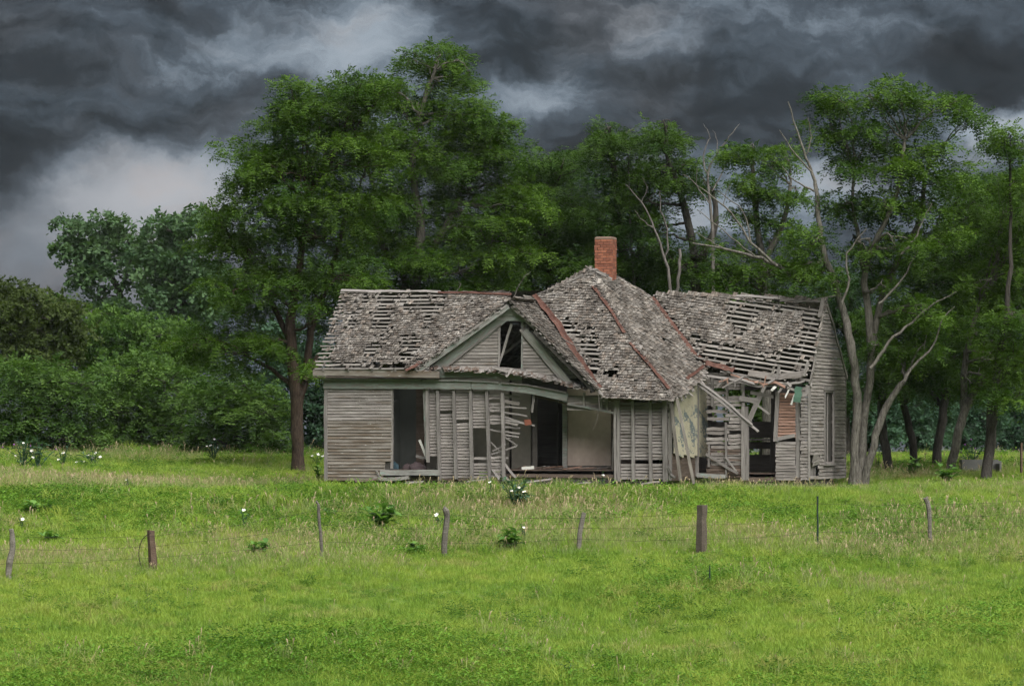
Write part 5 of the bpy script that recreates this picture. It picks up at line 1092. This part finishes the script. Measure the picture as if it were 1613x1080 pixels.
post((701, 882), [(701, 882, 4.5), (700, 855, 4.8), (704, 820, 4.6), (703, 805, 5), (699, 799, 3.2)], 'bent grey post with a rounded tip', 'old_post')
post((911, 868), [(911, 868, 3.5), (914, 840, 4.2), (920, 807, 4)], 'slanting grey post', 'old_post')
post((1105, 874), [(1105, 874, 8.5), (1105, 835, 8), (1106, 795, 8.2)], 'thick square brown post', 'brown_post', sides=4, rag=.004)
post((1288, 864), [(1288, 864, 1.6), (1288, 820, 1.6), (1288, 781, 1.6)], 'thin dark steel post', 'steel_post', sides=5, rag=0)
post((1465, 862), [(1465, 862, 3.2), (1465, 830, 3.4), (1463, 800, 4), (1457, 783, 4)], 'curved grey post leaning left at its top', 'old_post')
post((1609, 752), [(1609, 752, 2), (1609, 700, 2)], 'far upright stake at the right edge', 'red_post', sides=4, rag=0) if False else None
Bs = [t[0] for t in tops]; hs = [t[1][-1].z-t[0].z for t in tops]
for lev in (.86, .60, .32):
    for i in range(-1, len(tops)):
        if i == -1: a = Bs[0]+(Bs[0]-Bs[1])*.5; a.z = gz(a.x, a.y)+1.1*lev; b_ = Bs[0]+Vector((0, -.08, hs[0]*lev))
        elif i == len(tops)-1: a = Bs[i]+Vector((0, -.05, hs[i]*lev)); b_ = Bs[i]+(Bs[i]-Bs[i-1]); b_.z = gz(b_.x, b_.y)+1.2*lev
        else: a = Bs[i]+Vector((0, -.08, hs[i]*lev)); b_ = Bs[i+1]+Vector((0, -.08, hs[i+1]*lev))
        P = [a.lerp(b_, t/8)-Vector((0, 0, .05*(1-abs(t/4-1))*random.uniform(.5, 1.4))) for t in range(9)]
        V, Q = tube_np([p-fo for p in P], [.0034]*9, 4); link('wire', mesh_np('wire', V, Q), FE, M['wire'])
B1 = Bs[1]; P = smooth_path([px2w(x, y, B1.y-.1) for x, y in ((238, 838), (225, 848), (219, 866), (220, 884), (225, 896))], 4); V, Q = tube_np([p-fo for p in P], [.010]*len(P), 4)
o = link('wire', mesh_np('wire', V, Q), FE, M['wire']); o['label'] = 'loose coil of wire looping from the reddish post'
SB = hit(1119, 924); P = [SB-Vector((0, 0, .1)), px2w(1118, 905, SB.y), px2w(1118, 890, SB.y)]; V, Q = tube_np([p-SB for p in P], [.022, .02, .014], 5)
o = link('thin_stake', mesh_np('thin_stake', V, Q), None, M['steel_post']); o.location = SB; tag(o, 'thin dark stake in the grass below the thick square post', 'stake')
SB = hit(1609, 752); P = [SB-Vector((0, 0, .1)), px2w(1609, 725, SB.y), px2w(1609, 697, SB.y)]; V, Q = tube_np([p-SB for p in P], [.05, .048, .045], 5)
o = link('wooden_stake', mesh_np('wooden_stake', V, Q, [(10, 11, 12)]), None, M['red_post']); o.location = SB; tag(o, 'upright wooden stake at the right edge beyond the trough', 'stake')

# the trough by the right trunks
TB = hit(1552, 750); TB.z += .14; TR = empty('stock_trough', tuple(TB)); tag(TR, 'grey concrete stock trough lying behind the dark trunk on the right', 'trough'); s = FP_/TB.y
def tslab(name, x0, x1, y0, y1, z0, z1, mat='trough'):
    V = [(x, y, z) for z in (z0, z1) for x, y in ((x0, y0), (x1, y0), (x1, y1), (x0, y1))]; c = Vector(((x0+x1)/2, (y0+y1)/2, (z0+z1)/2)); o = link(name, mesh_np(name, [tuple(Vector(v)-c) for v in V], [(0, 3, 2, 1), (4, 5, 6, 7), (0, 1, 5, 4), (1, 2, 6, 5), (2, 3, 7, 6), (3, 0, 4, 7)]), TR, M[mat]); o.location = c
tslab('side_panel', -.64, -.04, 1.0, 1.06, -.1, .40); tslab('side_panel', .30, .66, 1.0, 1.06, .27, .36); tslab('side_panel', -.64, .66, 1.8, 1.86, -.1, .40); tslab('end_panel', -.64, -.58, 1.062, 1.798, -.1, .399); tslab('end_panel', .60, .66, .99, 1.798, -.1, .36); tslab('bottom_panel', -.579, .599, 1.062, 1.798, -.1, 0.0); tslab('middle_panel', .26, .30, 1.0, 1.798, -.05, .36)

# ------------------------------------------------------------------ single plants
def leaf_mesh(name, L, W, mat, seed, lobed=False):
    r = random.Random(seed); V, Q = [], []; n = 6 if lobed else 4
    for i in range(n+1):
        t = i/n; ww = W/2*math.sin(math.pi*min(.97, t*.92+.08))*(.45 if lobed and i % 2 else 1); z = .25*L*math.sin(t*2.2)-.12*L*t; V += [(L*t, -ww, z+.12*ww), (L*t, 0, z-.04*L), (L*t, ww, z+.12*ww)]
    for i in range(n):
        for j in range(2): Q.append((i*3+j, i*3+3+j, i*3+4+j, i*3+1+j))
    tn = np.ones((len(V), 4)); tn[:, :3] = r.random(); me = mesh_np(name, V, Q, tint=tn, smooth=True); me.materials.append(M[mat]); return me
LM = {('w', i): leaf_mesh('leaf', .22, .13, 'leaf_weed', i) for i in range(4)}; LM.update({('p', i): leaf_mesh('leaf', .18, .075, 'leaf_poppy', 10+i, True) for i in range(4)})
def flower_mesh():
    V, Q = [], []
    for i in range(5):
        a = i*2*math.pi/5; k = len(V); c, s = math.cos(a), math.sin(a)
        for x, y, z in ((0, 0, 0), (.03, -.022, .014), (.056, -.018, .03), (.06, .006, .034), (.05, .024, .026), (.028, .02, .012)): V.append((x*c-y*s, x*s+y*c, z))
        Q += [(k, k+1, k+2, k+5), (k+5, k+2, k+3, k+4)]
    me = mesh_np('flower', V, Q); me.materials.append(M['petal']); return me
FM = flower_mesh()
def ball(name, r, mat, n=6):
    V, Q, T = [(0, 0, -r)], [], []
    for j in (1, 2, 3):
        p = math.pi*j/4
        for i in range(n): a = 2*math.pi*i/n; V.append((r*math.sin(p)*math.cos(a), r*math.sin(p)*math.sin(a), -r*math.cos(p)))
    V.append((0, 0, r))
    for i in range(n):
        T += [(0, 1+(i+1) % n, 1+i), (1+2*n+i, 1+2*n+(i+1) % n, 3*n+1)]
        for j in range(2): Q.append((1+j*n+i, 1+j*n+(i+1) % n, 1+(j+1)*n+(i+1) % n, 1+(j+1)*n+i))
    me = mesh_np(name, V, Q, T, smooth=True); me.materials.append(M[mat]); return me
CM = ball('flower_centre', .014, 'yellow'); TMh = ball('flower', .035, 'purple')
def plant(name, label, cat, px, py, wpx, hpx, kind, nleaf, flowers=(), group=None, seed=0):
    """a rooted plant: stems from the foot, leaves along them, flowers at given pixels"""
    nleaf = int(nleaf*1.6) if kind == 'w' else int(nleaf*1.3)
    r = random.Random(seed+px); B = hit(px, py); s = FP_/B.y; W, H = wpx/s/2*1.12, hpx/s*1.2; T = empty(name, tuple(B)); tag(T, label, cat, group); WV, WQ = [], []
    ends = []
    for i in range(max(3, nleaf//5)):
        a = r.uniform(0, 6.28); e = Vector((math.cos(a)*W*r.uniform(.1, .9), math.sin(a)*W*r.uniform(.1, .9), H*r.uniform(.45, 1.1))); m_ = e*.5+Vector((0, 0, H*.15)); ends.append((m_, e))
    fl = []
    for x, y in flowers: e = px2w(x, y, B.y+r.uniform(-.25, .25)*W)-B; fl.append(e); ends.append((e*.5+Vector((r.uniform(-.03, .03), 0, .03)), e))
    for m_, e in ends:
        V, Q = tube_np([Vector((0, 0, -.05)), m_*.5, m_, (m_+e)/2, e], [.011, .01, .009, .007, .004], 4); k = len(WV); WV.extend(V); WQ.extend([tuple(k+j for j in q) for q in Q])
    link('stem', mesh_np('stem', WV, WQ, smooth=True), T, M['leaf_weed' if kind == 'w' else 'leaf_poppy'])
    for i in range(nleaf):
        m_, e = r.choice(ends); t = r.uniform(.25, .95); p = (m_*2*t if t < .5 else m_.lerp(e, t*2-1)); o = link('leaf', LM[(kind, r.randrange(4))], T); a = r.uniform(0, 6.28)
        o.location = p; o.rotation_euler = (r.uniform(-.4, .4), r.uniform(-.5, .35), a); k = r.uniform(.45, 1.4)*min(1.3, max(.6, W*2.0))*(1.0 if kind == 'w' else 1.1); o.scale = (k, k, k)
    for e in fl:
        o = link('flower', FM if name != 'thistle_plant' else TMh, T); o.location = e; o.rotation_euler = (r.uniform(.3, .9), r.uniform(-.4, .4), r.uniform(-.5, .5)); k = r.uniform(.65, 1.05); o.scale = (k, k, k)
        if name != 'thistle_plant': c = link('flower_centre', CM, o); c.location = (0, 0, .012)
    return T
PG = 'white-flowered poppies in the meadow'
plant('poppy_plant', 'bushy grey-green poppy with three white flowers in front of the house', 'plant', 814, 804, 58, 42, 'p', 70, [(806, 774), (817, 768), (826, 775)], PG)
plant('poppy_plant', 'single-stemmed poppy with a white flower left of the thin forked post', 'plant', 384, 836, 24, 34, 'p', 12, [(384, 804)], PG)
plant('poppy_plant', 'tall poppy with white flowers before the thicket left of the brown trunk', 'plant', 337, 728, 40, 34, 'p', 40, [(338, 692), (326, 703), (344, 705), (332, 702)], PG)
plant('poppy_plant', 'poppy cluster with many white flowers at the left meadow edge', 'plant', 148, 736, 44, 28, 'p', 34, [(121, 728), (132, 727), (139, 717), (151, 714), (158, 720), (128, 728), (147, 721)], PG)
plant('poppy_plant', 'poppy with two white flowers left of the large white cluster', 'plant', 100, 736, 36, 30, 'p', 28, [(100, 714), (92, 724)], PG)
plant('poppy_plant', 'poppy with white flowers near the left picture edge', 'plant', 36, 738, 50, 40, 'p', 44, [(37, 698), (24, 718), (50, 710), (52, 721)], PG)
plant('poppy_plant', 'lone poppy with one white flower below the open porch', 'plant', 948, 774, 18, 26, 'p', 9, [(950, 749)], PG)
plant('poppy_plant', 'slim poppy with one small white flower below the bare studs', 'plant', 772, 784, 12, 22, 'p', 7, [(772, 760)], PG)
plant('poppy_plant', 'poppy with one white flower behind the leafy weed right of the bent post', 'plant', 826, 856, 18, 26, 'p', 14, [(825, 831)], PG)
plant('poppy_plant', 'grey-green poppy with a tiny white flower touching the bent post', 'plant', 691, 836, 22, 26, 'p', 14, [(688, 811)], PG)
plant('poppy_plant', 'white-flowered poppy between the brown trunk and the house corner', 'plant', 500, 734, 26, 18, 'p', 16, [(492, 718), (501, 716), (509, 719)], PG)
plant('poppy_plant', 'small poppy with one white flower in the upper left meadow', 'plant', 201, 776, 12, 24, 'p', 7, [(200, 756)], PG)
plant('poppy_plant', 'low poppy with one white flower above the left fence post', 'plant', 35, 836, 14, 18, 'p', 10, [(36, 818)], PG)
plant('poppy_plant', 'pale grey-green poppy without flowers at the bottom of the picture', 'plant', 897, 1066, 28, 18, 'p', 22, [], PG)
plant('thistle_plant', 'thistle with purple heads at the left meadow edge', 'plant', 60, 738, 60, 42, 'p', 34, [(48, 702), (4, 704), (22, 700), (66, 700), (88, 707)], 'purple thistles')
plant('thistle_plant', 'tall pale thistles with purple heads between the right trunks', 'plant', 1530, 742, 60, 46, 'p', 40, [(1530, 692), (1520, 700), (1546, 708), (1536, 706), (1514, 712), (1562, 712)], 'purple thistles')
plant('thistle_plant', 'thistle with one purple head right of the gnarled stems', 'plant', 1381, 744, 20, 44, 'p', 14, [(1380, 698)], 'purple thistles')
WG = 'broad-leaved weeds in the meadow'
plant('leafy_weed', 'large dark broad-leaved weed between the forked and bent posts', 'plant', 602, 836, 64, 34, 'w', 70, [], WG)
plant('leafy_weed', 'dark glossy broad-leaved weed right of the bent post', 'plant', 806, 870, 56, 30, 'w', 60, [], WG)
plant('leafy_weed', 'smaller broad-leaved weed left of the bent post', 'plant', 656, 876, 48, 20, 'w', 34, [], WG)
plant('leafy_weed', 'low broad-leaved weed left of the thin forked post', 'plant', 403, 876, 50, 18, 'w', 32, [], WG)
plant('leafy_weed', 'sprawling squash-like weed near the left edge above the fence', 'plant', 52, 812, 90, 16, 'w', 44, [], WG)
plant('leafy_weed', 'leafy weed beside the foot of the thin forked post', 'plant', 522, 824, 36, 22, 'w', 24, [], WG)
plant('leafy_weed', 'leafy weed sprouting below the left meadow fence near its loose wire', 'plant', 85, 856, 60, 12, 'w', 26, [], WG)
plant('leafy_weed', 'leafy green weed standing at the left corner of the house', 'plant', 502, 764, 28, 30, 'w', 36, [], WG)
plant('leafy_weed', 'big bluish-green leafy weed at the foot of the shady trunk row', 'plant', 1492, 764, 50, 26, 'w', 50, [], WG)
plant('leafy_weed', 'leafy weed right of the gnarled tree by the house', 'plant', 1432, 756, 44, 30, 'w', 44, [], WG)

# ------------------------------------------------------------------ moist air between the camera and the far trees
def haze():
    x0, x1, y0, y1, z0, z1 = -1700, 1700, -70, 2600, -10, 18
    V = [(x, y, z) for z in (z0, z1) for x, y in ((x0, y0), (x1, y0), (x1, y1), (x0, y1))]
    o = link('haze', mesh_np('haze', V, [(0, 3, 2, 1), (4, 5, 6, 7), (0, 1, 5, 4), (1, 2, 6, 5), (2, 3, 7, 6), (3, 0, 4, 7)]))
    mt, nt = nodes('moist_air'); b = NB(nt); v = b.n('ShaderNodeVolumePrincipled'); v.inputs['Color'].default_value = (.78, .84, .90, 1); v.inputs['Density'].default_value = HAZE
    q = b.n('ShaderNodeOutputMaterial'); b.L.new(v.outputs[0], q.inputs['Volume']); o.data.materials.append(mt)
    tag(o, 'thin grey moist air veiling the far trees', 'haze', kind='stuff')
HAZE = .00006
if HAZE: haze()
